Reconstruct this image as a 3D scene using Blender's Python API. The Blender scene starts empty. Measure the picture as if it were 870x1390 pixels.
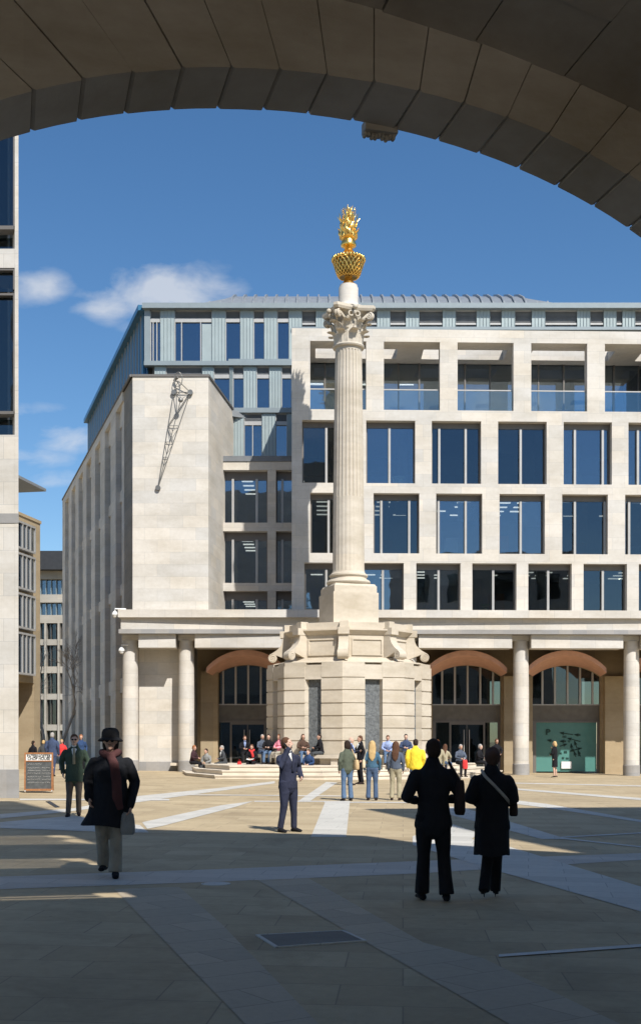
import bpy, bmesh, math, random
from mathutils import Vector, Matrix, noise
random.seed(7)
F=1600.0; CH=1.68; HY=1004.0; KS=0.010
PI=math.pi; R=math.radians
sc=bpy.context.scene; col=sc.collection
# ------------------------------------------------------------------ camera mapping helpers (photo point -> metres at a depth)
def X(px,Y): return (px-435)/F*Y
def Z(py,Y): return CH+(HY-py)/F*Y
def gz(x,y=0): return -KS*x
def G(px,py):
    k=(px-435)/F
    Y=CH/((py-HY)/F-KS*k)
    return Vector((k*Y,Y,-KS*k*Y))
# ------------------------------------------------------------------ materials
MATS={}
def nt(name):
    m=bpy.data.materials.new(name); m.use_nodes=True; t=m.node_tree; t.nodes.clear()
    o=t.nodes.new('ShaderNodeOutputMaterial'); b=t.nodes.new('ShaderNodeBsdfPrincipled')
    t.links.new(b.outputs[0],o.inputs[0]); MATS[name]=m
    return m,t,b,o
def N(t,typ,**k):
    n=t.nodes.new(typ)
    for a,v in k.items():
        if a.startswith('i_'):
            key=a[2:]; key=int(key) if key.isdigit() else key.replace('_',' ')
            n.inputs[key].default_value=v
        else: setattr(n,a,v)
    return n
def c4(c): return (c[0],c[1],c[2],1)
def mixc(t,fac,a,b,mode='MIX'):
    n=t.nodes.new('ShaderNodeMix'); n.data_type='RGBA'; n.blend_type=mode
    for i,v in ((0,fac),(6,a),(7,b)):
        if isinstance(v,(int,float)): n.inputs[i].default_value=v
        elif isinstance(v,tuple): n.inputs[i].default_value=c4(v)
        else: t.links.new(v,n.inputs[i])
    return n.outputs[2]
def ramp(t,src,stops):
    n=t.nodes.new('ShaderNodeValToRGB'); e=n.color_ramp.elements
    while len(e)<len(stops): e.new(.5)
    for i,(p,c) in enumerate(stops): e[i].position=p; e[i].color=c4(c) if isinstance(c,tuple) else (c,c,c,1)
    t.links.new(src,n.inputs[0]); return n.outputs[0]
def plain(name,c,rough=.7,metal=0,bump=0,bscale=30,var=.12,vscale=3,spec=.4):
    m,t,b,o=nt(name)
    tc=N(t,'ShaderNodeTexCoord'); n1=N(t,'ShaderNodeTexNoise',i_Scale=vscale,i_Detail=6.0)
    t.links.new(tc.outputs['Object'],n1.inputs[0])
    lo=tuple(x*(1-var) for x in c); hi=tuple(min(1,x*(1+var)) for x in c)
    t.links.new(ramp(t,n1.outputs[0],[(.3,lo),(.7,hi)]),b.inputs['Base Color'])
    b.inputs['Roughness'].default_value=rough; b.inputs['Metallic'].default_value=metal
    b.inputs['Specular IOR Level'].default_value=spec
    if bump:
        n2=N(t,'ShaderNodeTexNoise',i_Scale=bscale,i_Detail=5.0); t.links.new(tc.outputs['Object'],n2.inputs[0])
        bp=N(t,'ShaderNodeBump',i_Strength=bump,i_Distance=.02); t.links.new(n2.outputs[0],bp.inputs['Height'])
        t.links.new(bp.outputs[0],b.inputs['Normal'])
    return m
def stone(name,c,bw=1.3,bh=.62,mortar=.006,joint=.72,var=.10,tint=(1.05,.97,.86),rough=.85,stain=.18):
    m,t,b,o=nt(name)
    g=N(t,'ShaderNodeNewGeometry'); sx=N(t,'ShaderNodeSeparateXYZ'); t.links.new(g.outputs['Position'],sx.inputs[0])
    ad=N(t,'ShaderNodeMath',operation='ADD'); t.links.new(sx.outputs[0],ad.inputs[0]); t.links.new(sx.outputs[1],ad.inputs[1])
    cb=N(t,'ShaderNodeCombineXYZ'); t.links.new(ad.outputs[0],cb.inputs[0]); t.links.new(sx.outputs[2],cb.inputs[1])
    br=N(t,'ShaderNodeTexBrick',offset=.5); t.links.new(cb.outputs[0],br.inputs[0])
    br.inputs['Scale'].default_value=1; br.inputs['Brick Width'].default_value=bw; br.inputs['Row Height'].default_value=bh
    br.inputs['Mortar Size'].default_value=mortar; br.inputs['Mortar Smooth'].default_value=.1; br.inputs['Bias'].default_value=0
    br.inputs['Color1'].default_value=c4(tuple(x*(1-var) for x in c)); br.inputs['Color2'].default_value=c4(tuple(x*(1+var*.7)*tint[i]**.5 for i,x in enumerate(c)))
    br.inputs['Mortar'].default_value=c4(tuple(x*joint for x in c))
    n1=N(t,'ShaderNodeTexNoise',i_Scale=.35,i_Detail=8.0,i_Roughness=.65)
    mp=N(t,'ShaderNodeMapping'); mp.inputs['Scale'].default_value=(1,1,3.0); t.links.new(g.outputs['Position'],mp.inputs[0]); t.links.new(mp.outputs[0],n1.inputs[0])
    n3=N(t,'ShaderNodeTexNoise',i_Scale=6.0,i_Detail=8.0,i_Roughness=.7); t.links.new(g.outputs['Position'],n3.inputs[0])
    f1=ramp(t,n1.outputs[0],[(.35,tuple(1-stain*q for q in (1,1.1,1.3))),(.62,(1,1,1))])
    f3=ramp(t,n3.outputs[0],[(.25,(.9,.89,.87)),(.7,(1.0,1.0,1.0))])
    c1=mixc(t,1.0,br.outputs[0],f1,'MULTIPLY'); c2=mixc(t,1.0,c1,f3,'MULTIPLY')
    t.links.new(c2,b.inputs['Base Color']); b.inputs['Roughness'].default_value=rough; b.inputs['Specular IOR Level'].default_value=.25
    bp=N(t,'ShaderNodeBump',i_Strength=.35,i_Distance=.01); t.links.new(n3.outputs[0],bp.inputs['Height']); t.links.new(bp.outputs[0],b.inputs['Normal'])
    return m
stone('portland',(.63,.61,.575),var=.07,stain=.17,joint=.74)
stone('portland_grey',(.60,.58,.55),bw=1.5,bh=.75,var=.05,stain=.12,joint=.85)
stone('monument_stone',(.61,.56,.48),bw=2.2,bh=5,var=.05,stain=.22,joint=.9)
stone('arch_stone',(.50,.49,.50),bw=9,bh=9,mortar=.0,stain=.4,var=.12,tint=(1.02,1.0,.97))
stone('brown_stone',(.40,.325,.22),bw=2.5,bh=3.6,joint=.7)
stone('granite',(.34,.34,.345),bw=.7,bh=2,joint=.85)
stone('old_concrete',(.42,.40,.36),bw=3,bh=3)
plain('terracotta',(.62,.35,.25),.8,var=.08)
plain('dark_stone',(.16,.15,.13),.8,bump=.3)
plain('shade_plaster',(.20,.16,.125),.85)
plain('slate',(.13,.14,.145),.5,bump=1.0,bscale=14,var=.35,vscale=9)
plain('bronze_frame',(.17,.155,.14),.45,metal=.3,var=.05)
plain('pale_metal',(.42,.41,.39),.45,metal=.3,var=.05)
plain('dark_metal',(.05,.052,.056),.5,metal=.5)
plain('dark_gold',(.30,.20,.06),.4,metal=.9)
plain('brass',(.45,.33,.06),.4,metal=.6)
plain('blue_panel',(.34,.395,.395),.38,metal=.15,var=.06,vscale=1.5)
plain('blue_trim',(.24,.28,.295),.42,metal=.2,var=.05)
plain('blue_side',(.04,.15,.26),.3,metal=.3,var=.08)
plain('louvre',(.17,.18,.19),.5)
plain('zinc',(.30,.32,.335),.42,metal=.4,var=.1)
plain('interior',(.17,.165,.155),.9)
plain('ceiling_paint',(.30,.30,.29),.9)
plain('white_plastic',(.75,.75,.73),.4)
plain('wood',(.30,.13,.05),.5,var=.25,vscale=14)
plain('chalkboard',(.075,.08,.082),.8,var=.3,vscale=8)
plain('chalk',(.5,.5,.48),.9)
plain('ink',(.02,.02,.02),.6)
plain('ink_green',(.012,.045,.035),.6)
plain('teal_panel',(.085,.225,.20),.25,var=.05)
plain('bark',(.30,.26,.22),.9,bump=.4)
plain('kerb_stone',(.60,.53,.43),.85,bump=.3,var=.14,vscale=1.2)
plain('gnomon_metal',(.22,.215,.20),.4,metal=.6)
def gold():
    m,t,b,o=nt('gold'); b.inputs['Base Color'].default_value=(.93,.60,.17,1); b.inputs['Metallic'].default_value=1; b.inputs['Roughness'].default_value=.27
    tc=N(t,'ShaderNodeTexCoord'); n=N(t,'ShaderNodeTexNoise',i_Scale=14.0); t.links.new(tc.outputs['Object'],n.inputs[0])
    bp=N(t,'ShaderNodeBump',i_Strength=.3,i_Distance=.03); t.links.new(n.outputs[0],bp.inputs['Height']); t.links.new(bp.outputs[0],b.inputs['Normal'])
gold()
def glass(name,fac,tint,gcol):
    m,t,b,o=nt(name); t.nodes.remove(b)
    tr=N(t,'ShaderNodeBsdfTransparent'); tr.inputs[0].default_value=c4(tint)
    gl=N(t,'ShaderNodeBsdfGlossy',i_Roughness=.015); gl.inputs[0].default_value=c4(gcol)
    g=N(t,'ShaderNodeNewGeometry'); n=N(t,'ShaderNodeTexNoise',i_Scale=.55,i_Detail=2.0); t.links.new(g.outputs['Position'],n.inputs[0])
    bp=N(t,'ShaderNodeBump',i_Strength=.12,i_Distance=.05); t.links.new(n.outputs[0],bp.inputs['Height']); t.links.new(bp.outputs[0],gl.inputs['Normal'])
    fr=N(t,'ShaderNodeLayerWeight',i_Blend=.25)
    mr=N(t,'ShaderNodeMapRange'); mr.inputs['To Min'].default_value=fac; mr.inputs['To Max'].default_value=1.0; t.links.new(fr.outputs['Fresnel'],mr.inputs[0])
    mx=N(t,'ShaderNodeMixShader'); t.links.new(mr.outputs[0],mx.inputs[0]); t.links.new(tr.outputs[0],mx.inputs[1]); t.links.new(gl.outputs[0],mx.inputs[2])
    t.links.new(mx.outputs[0],o.inputs[0])
glass('glass',.19,(.68,.72,.72),(.62,.73,.88))
glass('glass_grey',.10,(.45,.48,.48),(.6,.72,.85))
glass('glass_dark',.07,(.45,.5,.5),(.7,.8,.9))
glass('glass_clear',.10,(.85,.92,.95),(.8,.95,1.0))
def emit(name,c,s):
    m,t,b,o=nt(name); b.inputs['Base Color'].default_value=c4(c); b.inputs['Emission Color'].default_value=c4(c); b.inputs['Emission Strength'].default_value=s
emit('office_light',(1,.97,.9),1.3)
def cloth(name,c,rough=.9,var=.15):
    if name in MATS: return MATS[name]
    m,t,b,o=nt(name); tc=N(t,'ShaderNodeTexCoord')
    n1=N(t,'ShaderNodeTexNoise',i_Scale=5.0,i_Detail=4.0); t.links.new(tc.outputs['Object'],n1.inputs[0])
    t.links.new(ramp(t,n1.outputs[0],[(.3,tuple(x*(1-var) for x in c)),(.7,tuple(x*(1+var) for x in c))]),b.inputs['Base Color'])
    b.inputs['Roughness'].default_value=rough; b.inputs['Specular IOR Level'].default_value=.2
    mp=N(t,'ShaderNodeMapping'); mp.inputs['Scale'].default_value=(1.6,1.6,.8); t.links.new(tc.outputs['Object'],mp.inputs[0])
    n2=N(t,'ShaderNodeTexNoise',i_Scale=7.0,i_Detail=3.0,i_Distortion=1.2); t.links.new(mp.outputs[0],n2.inputs[0])
    bp=N(t,'ShaderNodeBump',i_Strength=.7,i_Distance=.03); t.links.new(n2.outputs[0],bp.inputs['Height']); t.links.new(bp.outputs[0],b.inputs['Normal'])
    return m
def paving():
    m,t,b,o=nt('paving'); g=N(t,'ShaderNodeNewGeometry')
    mp=N(t,'ShaderNodeMapping'); mp.inputs['Rotation'].default_value=(0,0,R(4)); t.links.new(g.outputs['Position'],mp.inputs[0])
    br=N(t,'ShaderNodeTexBrick',offset=.37); t.links.new(mp.outputs[0],br.inputs[0])
    br.inputs['Scale'].default_value=1; br.inputs['Brick Width'].default_value=1.15; br.inputs['Row Height'].default_value=.62
    br.inputs['Mortar Size'].default_value=.006; br.inputs['Mortar Smooth'].default_value=.2
    br.inputs['Color1'].default_value=(.44,.345,.215,1); br.inputs['Color2'].default_value=(.535,.43,.275,1); br.inputs['Mortar'].default_value=(.30,.24,.165,1)
    n1=N(t,'ShaderNodeTexNoise',i_Scale=.22,i_Detail=8.0,i_Roughness=.6); t.links.new(g.outputs['Position'],n1.inputs[0])
    n3=N(t,'ShaderNodeTexNoise',i_Scale=9.0,i_Detail=8.0,i_Roughness=.75); t.links.new(g.outputs['Position'],n3.inputs[0])
    c=mixc(t,1.0,br.outputs[0],ramp(t,n1.outputs[0],[(.3,(.84,.84,.85)),(.65,(1,1,1))]),'MULTIPLY')
    c=mixc(t,1.0,c,ramp(t,n3.outputs[0],[(.2,(.80,.80,.79)),(.75,(1.04,1.04,1.03))]),'MULTIPLY')
    vo=N(t,'ShaderNodeTexVoronoi',i_Scale=2.3); t.links.new(g.outputs['Position'],vo.inputs[0])
    c=mixc(t,ramp(t,vo.outputs['Distance'],[(.03,.6),(.05,0.0)]),c,(.15,.13,.11))
    n4=N(t,'ShaderNodeTexNoise',i_Scale=.9,i_Detail=9.0,i_Roughness=.7,i_Distortion=.6); t.links.new(g.outputs['Position'],n4.inputs[0])
    c=mixc(t,1.0,c,ramp(t,n4.outputs[0],[(.32,(.78,.77,.76)),(.52,(1,1,1))]),'MULTIPLY')
    t.links.new(c,b.inputs['Base Color']); b.inputs['Roughness'].default_value=.78; b.inputs['Specular IOR Level'].default_value=.3
    bp=N(t,'ShaderNodeBump',i_Strength=.25,i_Distance=.01); t.links.new(n3.outputs[0],bp.inputs['Height']); t.links.new(bp.outputs[0],b.inputs['Normal'])
paving()
def bandmat(name,c,rot):
    m,t,b,o=nt(name); g=N(t,'ShaderNodeNewGeometry')
    mp=N(t,'ShaderNodeMapping'); mp.inputs['Rotation'].default_value=(0,0,R(rot)); t.links.new(g.outputs['Position'],mp.inputs[0])
    br=N(t,'ShaderNodeTexBrick',offset=.5); t.links.new(mp.outputs[0],br.inputs[0]); br.inputs['Scale'].default_value=1
    br.inputs['Brick Width'].default_value=.9; br.inputs['Row Height'].default_value=.45; br.inputs['Mortar Size'].default_value=.006
    br.inputs['Color1'].default_value=c4(tuple(x*.9 for x in c)); br.inputs['Color2'].default_value=c4(tuple(x*1.08 for x in c)); br.inputs['Mortar'].default_value=c4(tuple(x*.65 for x in c))
    n3=N(t,'ShaderNodeTexNoise',i_Scale=12.0,i_Detail=8.0,i_Roughness=.75); t.links.new(g.outputs['Position'],n3.inputs[0])
    cc=mixc(t,1.0,br.outputs[0],ramp(t,n3.outputs[0],[(.25,(.84,.84,.84)),(.75,(1.03,1.03,1.03))]),'MULTIPLY')
    t.links.new(cc,b.inputs['Base Color']); b.inputs['Roughness'].default_value=.75
bandmat('band_pale',(.55,.53,.48),10); bandmat('band_grey',(.53,.48,.42),6); bandmat('band_dim',(.44,.365,.265),-35); bandmat('line_pale',(.58,.56,.52),0)
# ------------------------------------------------------------------ mesh builder
XP=X(396,58.4); WK=.03
def warp(v):
    return Vector((v.x,v.y+(WK*(v.x-XP) if v.x>XP else 0),v.z))
class MB:
    def __init__(s): s.v=[];s.f=[];s.m=[];s.mi=0
    def add(s,vs,fs):
        o=len(s.v); s.v+= [Vector(v) for v in vs]
        for f in fs: s.f.append([i+o for i in f]); s.m.append(s.mi)
        return s
    def box(s,x0,x1,y0,y1,z0,z1):
        return s.prism([(x0,y0),(x1,y0),(x1,y1),(x0,y1)],z0,z1)
    def prism(s,poly,z0,z1,tz=None):
        n=len(poly); a=[Vector((p[0],p[1],z0)) for p in poly]; b=[Vector((p[0],p[1],z1)) for p in (tz or poly)]
        fs=[list(range(n))[::-1],list(range(n,2*n))]+[[i,(i+1)%n,n+(i+1)%n,n+i] for i in range(n)]
        return s.add(a+b,fs)
    def ext(s,poly,vec):            # extrude any planar 3D polygon along vec
        n=len(poly); a=[Vector(p) for p in poly]; vec=Vector(vec); b=[p+vec for p in a]
        return s.add(a+b,[list(range(n))[::-1],list(range(n,2*n))]+[[i,(i+1)%n,n+(i+1)%n,n+i] for i in range(n)])
    def loft(s,rings,closed=True,caps=True):
        n=len(rings[0]); o=len(s.v); vs=[p for r in rings for p in r]; fs=[]
        for k in range(len(rings)-1):
            for i in range(n if closed else n-1):
                j=(i+1)%n; fs.append([k*n+i,k*n+j,(k+1)*n+j,(k+1)*n+i])
        if caps: fs.append(list(range(n))[::-1]); fs.append([(len(rings)-1)*n+i for i in range(n)])
        return s.add(vs,fs)
    def lathe(s,prof,cx=0,cy=0,n=32,mod=None):
        rings=[]
        for r,z in prof:
            rings.append([Vector((cx+(r*(mod(a,z) if mod else 1))*math.cos(a),cy+(r*(mod(a,z) if mod else 1))*math.sin(a),z)) for a in [2*PI*i/n for i in range(n)]])
        return s.loft(rings)
    def tube(s,pts,rad,n=8,side=None,ry=None,round_=True):
        pts=[Vector(p) for p in pts]; rad=list(rad) if isinstance(rad,(list,tuple)) else [rad]*len(pts)
        ry=list(ry) if ry else rad[:]
        if round_:
            d0=(pts[0]-pts[1]).normalized(); d1=(pts[-1]-pts[-2]).normalized()
            e0=min(rad[0],ry[0]); e1=min(rad[-1],ry[-1])
            pts=[pts[0]+d0*e0,pts[0]+d0*e0*.7]+pts+[pts[-1]+d1*e1*.7,pts[-1]+d1*e1]
            rad=[rad[0]*.25,rad[0]*.72]+rad+[rad[-1]*.72,rad[-1]*.25]; ry=[ry[0]*.25,ry[0]*.72]+ry+[ry[-1]*.72,ry[-1]*.25]
        rings=[];prev=None
        for k,p in enumerate(pts):
            t=(pts[min(k+1,len(pts)-1)]-pts[max(k-1,0)]).normalized()
            u=Vector(side) if side is not None else (prev if prev is not None else (Vector((0,0,1)) if abs(t.z)<.9 else Vector((1,0,0))).cross(t))
            u=(u-t*u.dot(t)); u.normalize(); prev=u; w=t.cross(u)
            rings.append([p+u*rad[k]*math.cos(a)+w*ry[k]*math.sin(a) for a in [2*PI*i/n for i in range(n)]])
        return s.loft(rings)
    def ell(s,c,r,n=12,m=8,rot=None):
        c=Vector(c); vs=[];rings=[]
        for k in range(m+1):
            th=PI*(k+.001 if k==0 else (k-.001 if k==m else k))/m; ring=[]
            for i in range(n):
                a=2*PI*i/n; v=Vector((r[0]*math.sin(th)*math.cos(a),r[1]*math.sin(th)*math.sin(a),-r[2]*math.cos(th)))
                if rot: v=rot@v
                ring.append(c+v)
            rings.append(ring)
        return s.loft(rings)
    def build(s,name,mat,parent=None,smooth=False,w=False,local=False):
        me=bpy.data.meshes.new(name); vs=s.v
        if w: vs=[warp(v) for v in vs]
        if parent is not None and not local:
            M=ROOTM.get(parent.name,Matrix.Identity(4)).inverted(); vs=[M@v for v in vs]
        me.from_pydata([tuple(v) for v in vs],[],s.f); me.update()
        mats=mat if isinstance(mat,(list,tuple)) else [mat]
        for mm in mats: me.materials.append(MATS[mm] if isinstance(mm,str) else mm)
        for i,p in enumerate(me.polygons):
            p.material_index=s.m[i] if len(mats)>1 else 0; p.use_smooth=smooth
        bm=bmesh.new(); bm.from_mesh(me); bmesh.ops.recalc_face_normals(bm,faces=bm.faces); bm.to_mesh(me); bm.free()
        o=bpy.data.objects.new(name,me); col.objects.link(o)
        if parent is not None: o.parent=parent; ROOTM[o.name]=ROOTM.get(parent.name,Matrix.Identity(4))
        if smooth:
            try: me.set_sharp_from_angle(angle=R(40))
            except Exception: pass
        return o
ROOTM={}
def each(boxes,name,mat,par,w=False):
    return [b.build(name,mat,par,w=w) for b in boxes]
LIGHTS=[]
def tag(o,label=None,cat=None,group=None,kind=None):
    if label: o['label']=label
    if cat: o['category']=cat
    if group: o['group']=group
    if kind: o['kind']=kind
    return o
def thing(name,label,cat,loc=(0,0,0),rz=0,group=None):
    o=bpy.data.objects.new(name,None); col.objects.link(o); o.location=loc; o.rotation_euler=(0,0,rz); o.empty_display_size=.2
    ROOTM[o.name]=Matrix.Translation(Vector(loc))@Matrix.Rotation(rz,4,'Z')
    return tag(o,label,cat,group)
def text_mesh(txt,size,depth,mat,name,parent,M,sx=1.0,bold=0.0):
    cu=bpy.data.curves.new('t','FONT'); cu.body=txt; cu.size=size; cu.extrude=depth; cu.align_x='CENTER'; cu.align_y='CENTER'; cu.offset=bold; cu.resolution_u=3
    t=bpy.data.objects.new('t',cu); col.objects.link(t); bpy.context.view_layer.update()
    me=bpy.data.meshes.new_from_object(t.evaluated_get(bpy.context.evaluated_depsgraph_get()))
    bpy.data.objects.remove(t)
    S=Matrix.Diagonal((sx,1,1,1)); inv=ROOTM.get(parent.name,Matrix.Identity(4)).inverted() if parent else Matrix.Identity(4)
    me.transform(inv@M@S); me.materials.clear(); me.materials.append(MATS[mat]); me.name=name
    o=bpy.data.objects.new(name,me); col.objects.link(o)
    if parent: o.parent=parent
    return o
UP=Matrix.Rotation(PI/2,4,'X')   # text facing -Y
#SECTIONS
# ================================================================== GROUND
g=MB(); ys=[-60,-20,0,10,20,40,70,120,400,1500]
g.add([(-1500,-200,15),(1500,-200,-15),(1500,1500,-15),(-1500,1500,15)],[[0,1,2,3]])
tag(g.build('ground','paving'),kind='structure')
def sheet(polys,name,mat,h):
    b=MB()
    for q in polys:
        P=[G(*p) for p in q]; b.add([(p.x,p.y,p.z+h) for p in P],[list(range(len(q)))])
    o=b.build(name,mat); return tag(o,kind='structure')
sheet([[(-300,1202),(0,1191),(290,1181),(611,1168),(870,1159),(1100,1151),(1100,1160),(870,1168),(560,1187),(290,1198),(0,1208),(-300,1220)]],'paving_band','band_grey',.003)
sheet([[(442,1088),(475,1088),(470,1137),(422,1137)],[(405,1088),(421,1088),(458,1063),(443,1062)],
       [(0,1117),(100,1108),(190,1121),(202,1131),(160,1131),(60,1127),(0,1125)],
       [(193,1117),(300,1094),(345,1088),(320,1096),(221,1122),(200,1126)],
       [(0,1106),(100,1098),(190,1081),(300,1070),(373,1061),(373,1064),(300,1074),(200,1088),(90,1103),(0,1112)],
       [(690,1086),(742,1092),(870,1114),(960,1130),(960,1136),(870,1117),(740,1097),(690,1091)],
       [(600,1096),(625,1096),(770,1140),(735,1140),(600,1104)],
       [(690,1070),(870,1084),(870,1087),(690,1072)],[(560,1136),(615,1120),(650,1132),(640,1140),(690,1150),(870,1205),(870,1239),(677,1184),(560,1148)]],'paving_star','band_pale',.006)
sheet([[(155,1208),(243,1205),(300,1255),(460,1420),(360,1420)],[(350,1196),(418,1193),(575,1281),(655,1302),(900,1420),(740,1420)]],'paving_diagonal','band_dim',.0045)
sheet([[(27,1085),(230,1085.6),(230,1087.4),(27,1087)],[(677,1297.5),(890,1282),(890,1286),(677,1301)],[(760,1137),(870,1131),(870,1132.3),(763,1138.4)],
       [(760,1138),(870,1150),(870,1151.5),(760,1139.5)],[(690,1063),(870,1067),(870,1068.2),(690,1064)],[(345,1088),(442,1088),(442,1089.3),(345,1089.3)],[(440,1089),(620,1090),(620,1091.3),(440,1090.3)],[(240,1079),(480,1081),(480,1082),(240,1080)]],'paving_line','line_pale',.008)
# covers let into the paving
def flat(px): return [G(*p) for p in px]
mc=thing('manhole_cover','large square inspection cover edged in pale metal in the near shaded paving','manhole cover',G(422,1276))
P=flat([(347,1271),(467,1265),(498,1279),(374,1288)]); c=sum(P,Vector())/4
Q=[c+(p-c)*.93 for p in P]
f=MB()
for i in range(4):
    j=(i+1)%4; f.ext([P[i],P[j],Q[j],Q[i]],(0,0,.012))
f.build('frame','line_pale',mc)
MB().ext(Q,(0,0,.009)).build('plate','dark_stone',mc)
cc=G(293,1200.5); rc=thing('manhole_cover','small round pale cover set in the paving near the long grey band','manhole cover',cc)
MB().lathe([(.17,0),(.17,.016),(.15,.018)],cc.x,cc.y,24).build('plate','line_pale',rc).location.z=cc.z*0
for v in bpy.data.objects[rc.name].children[0].data.vertices: v.co.z+=cc.z*0+.0
tag(MB().ext(flat([(62,1089),(68,1088.5),(81,1096.5),(75,1097)]),(0,0,.014)).build('drain_grate','dark_metal'),'dark narrow drain grate in the sunlit paving left of the man in the green coat','drain')
# ================================================================== OFFICE BUILDING (far side of the square)
YF=58.4
B=thing('office_building','pale stone office building with ground floor colonnade, deep square windows and blue glass top storeys','building',(XP,YF,0))
def fx(px,Y=YF):
    k=(px-435)/F
    return k*Y if px<=396 else k*(Y-WK*XP)/(1-WK*k)
def fz(py,Y=YF): return Z(py,Y)
def fb(mb,x0,x1,y0,y1,Ya,Yb,Yr=None):        # box from photo extents measured at depth Yr
    Yr=Yr or Ya; return mb.box(fx(x0,Yr),fx(x1,Yr),Ya,Yb,fz(y1,Yr),fz(y0,Yr))
frame=MB()
beams=[(445,462),(555,569.5),(655,668.5),(750.5,763.5)]
for a,b_ in beams: fb(frame,396,900,a,b_,YF,YF+.6)
rows=[ # y0,y1, piers
 (462,555,[(396,421),(497,521),(597,621),(697,721),(797,821)],3.6),
 (569.5,655,[(396,410),(474,497),(563.5,586),(653,676),(742,765),(830.5,853)],.55),
 (668.5,750.5,[(396,421),(483,507),(569,592),(654.5,678),(739.5,763),(825,848.5)],.55),
 (763.5,828,[(396,413),(473,489),(548,565),(625,641),(701,717),(776,792),(851,867)],.55)]
for y0,y1,piers,d in rows:
    for a,b_ in piers: fb(frame,a,b_,y0,y1,YF+.003,YF+.62)
frame.build('stone_frame','portland',B,w=True)
mull={1:[[443],[529],[597,633],[708],[782,820],[868]],2:[[446],[518,556],[596,633],[708],[782,823],[856]],3:[[443],[520],[596],[670.5],[745.5],[820],[880]]}
def window(x0,x1,y0,y1,Yo,rec,ms,gm='glass',lights=2,hdr=3.0,head=True,deep=True,par=B,matf='bronze_frame',w=True,Yr=None,lm='pale_metal'):
    Yr=Yr or Yo; xa,xb=fx(x0,Yr),fx(x1,Yr); za,zb=fz(y1,Yr),fz(y0,Yr); Yg=Yo+rec
    f=MB(); t=.07
    f.box(xa,xb,Yg,Yg+.12,zb-.28 if head else zb-t,zb); f.box(xa,xb,Yg,Yg+.12,za,za+t)
    f.box(xa,xa+t,Yg,Yg+.12,za+t,zb-.28 if head else zb-t); f.box(xb-t,xb,Yg,Yg+.12,za+t,zb-.28 if head else zb-t)
    F_=f.build('window',matf,par,w=w)
    MB().box(xa+t,xb-t,Yg+.05,Yg+.07,za+t,zb-.28 if head else zb-t).build('pane',gm,F_,w=w)
    if ms:
        for q in ms:
            x=fx(q,Yr); MB().box(x-.055,x+.055,Yg-.14,Yg+.04,za+.003,zb-.3).build('mullion',lm,F_,w=w)
    if lights:
        l=MB(); n=lights
        for i in range(n):
            xc=xa+(xb-xa)*(i+.62)/(n+.15)
            for k in range(5):
                if random.random()<.18: continue
                LIGHTS.append((xc-.35,xc+.35,Yg+1.2+k*1.15,Yg+1.38+k*1.15,zb+.10,zb+.14))
    return F_
for ri,(y0,y1,piers,d) in enumerate(rows):
    if ri==0: continue
    for i in range(len(piers)):
        x0=piers[i][1]; x1=piers[i+1][0] if i+1<len(piers) else 900
        rw=random.Random(ri*17+i*5+3); gm=rw.choice(['glass','glass','glass_grey']) if x0<740 else rw.choice(['glass_grey','glass','glass_grey'])
        fr_=window(x0,x1,y0,y1,YF,.42,mull[ri][i] if i<len(mull[ri]) else [],lights=2,gm=gm)
        xa,xb,za,zb=fx(x0)+.1,fx(x1)-.1,fz(y1),fz(y0); wd=xb-xa
        if rw.random()<.45:
            u=rw.choice([0,.5]); h_=rw.uniform(.15,.45)*(zb-za); MB().box(xa+wd*u,xa+wd*(u+.48),YF+.62,YF+.64,zb-.3-h_,zb-.3).build('blind','ceiling_paint',fr_,w=True)
        if rw.random()<.6:
            u=rw.uniform(.05,.5); MB().box(xa+wd*u,xa+wd*(u+rw.uniform(.15,.4)),YF+1.1,YF+1.7,za,za+rw.uniform(.5,1.1)).build('cabinet',rw.choice(['pale_metal','interior','ceiling_paint','wood']),fr_,w=True)
        if rw.random()<.5:
            u=rw.uniform(.1,.8); MB().box(xa+wd*u,xa+wd*u+.45,YF+2.5,YF+2.95,za-.6,zb+.1).build('inner_pillar','ceiling_paint',fr_,w=True)
# loggia behind the top row
rl,rp,rs=MB(),MB(),MB()
lg=[(421,497),(521,597),(621,697),(721,797),(821,900)]
Yl=YF+3.4
slots=[(428,540),(575,689),(723,835),(872,900)]
zc0=fz(462); zc1=fz(446)
ya,yb=YF+1.15,YF+2.65
s=MB(); s.box(fx(396),fx(900),YF+.62,ya,zc0,zc1-.02); s.box(fx(396),fx(900),yb,Yl+3,zc0,zc1-.02)
edges=[396]+[e for p in slots for e in p]
for i in range(0,len(edges)-1,2): s.box(fx(edges[i],ya),fx(edges[i+1],ya),ya,yb,zc0,zc1-.02)
s.build('loggia_roof','portland',B,w=True)
s=MB(); fz2=fz(555); s.box(fx(396),fx(900),YF+.62,Yl+6,fz2-.5,fz2-.01); s.build('loggia_floor','portland_grey',B,w=True)
zt=fz(486,Yl)
wl=MB(); wl.box(fx(396),fx(900),Yl,Yl+.3,zt,zc0); wl.box(fx(396),fx(396)+.5,YF+.62,Yl,fz2,zc0); wl.build('loggia_wall','portland_grey',B,w=True)
lx=[(408,474),(474,540),(540,598),(598,664),(664,730),(730,800),(800,866),(866,900)]
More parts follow.
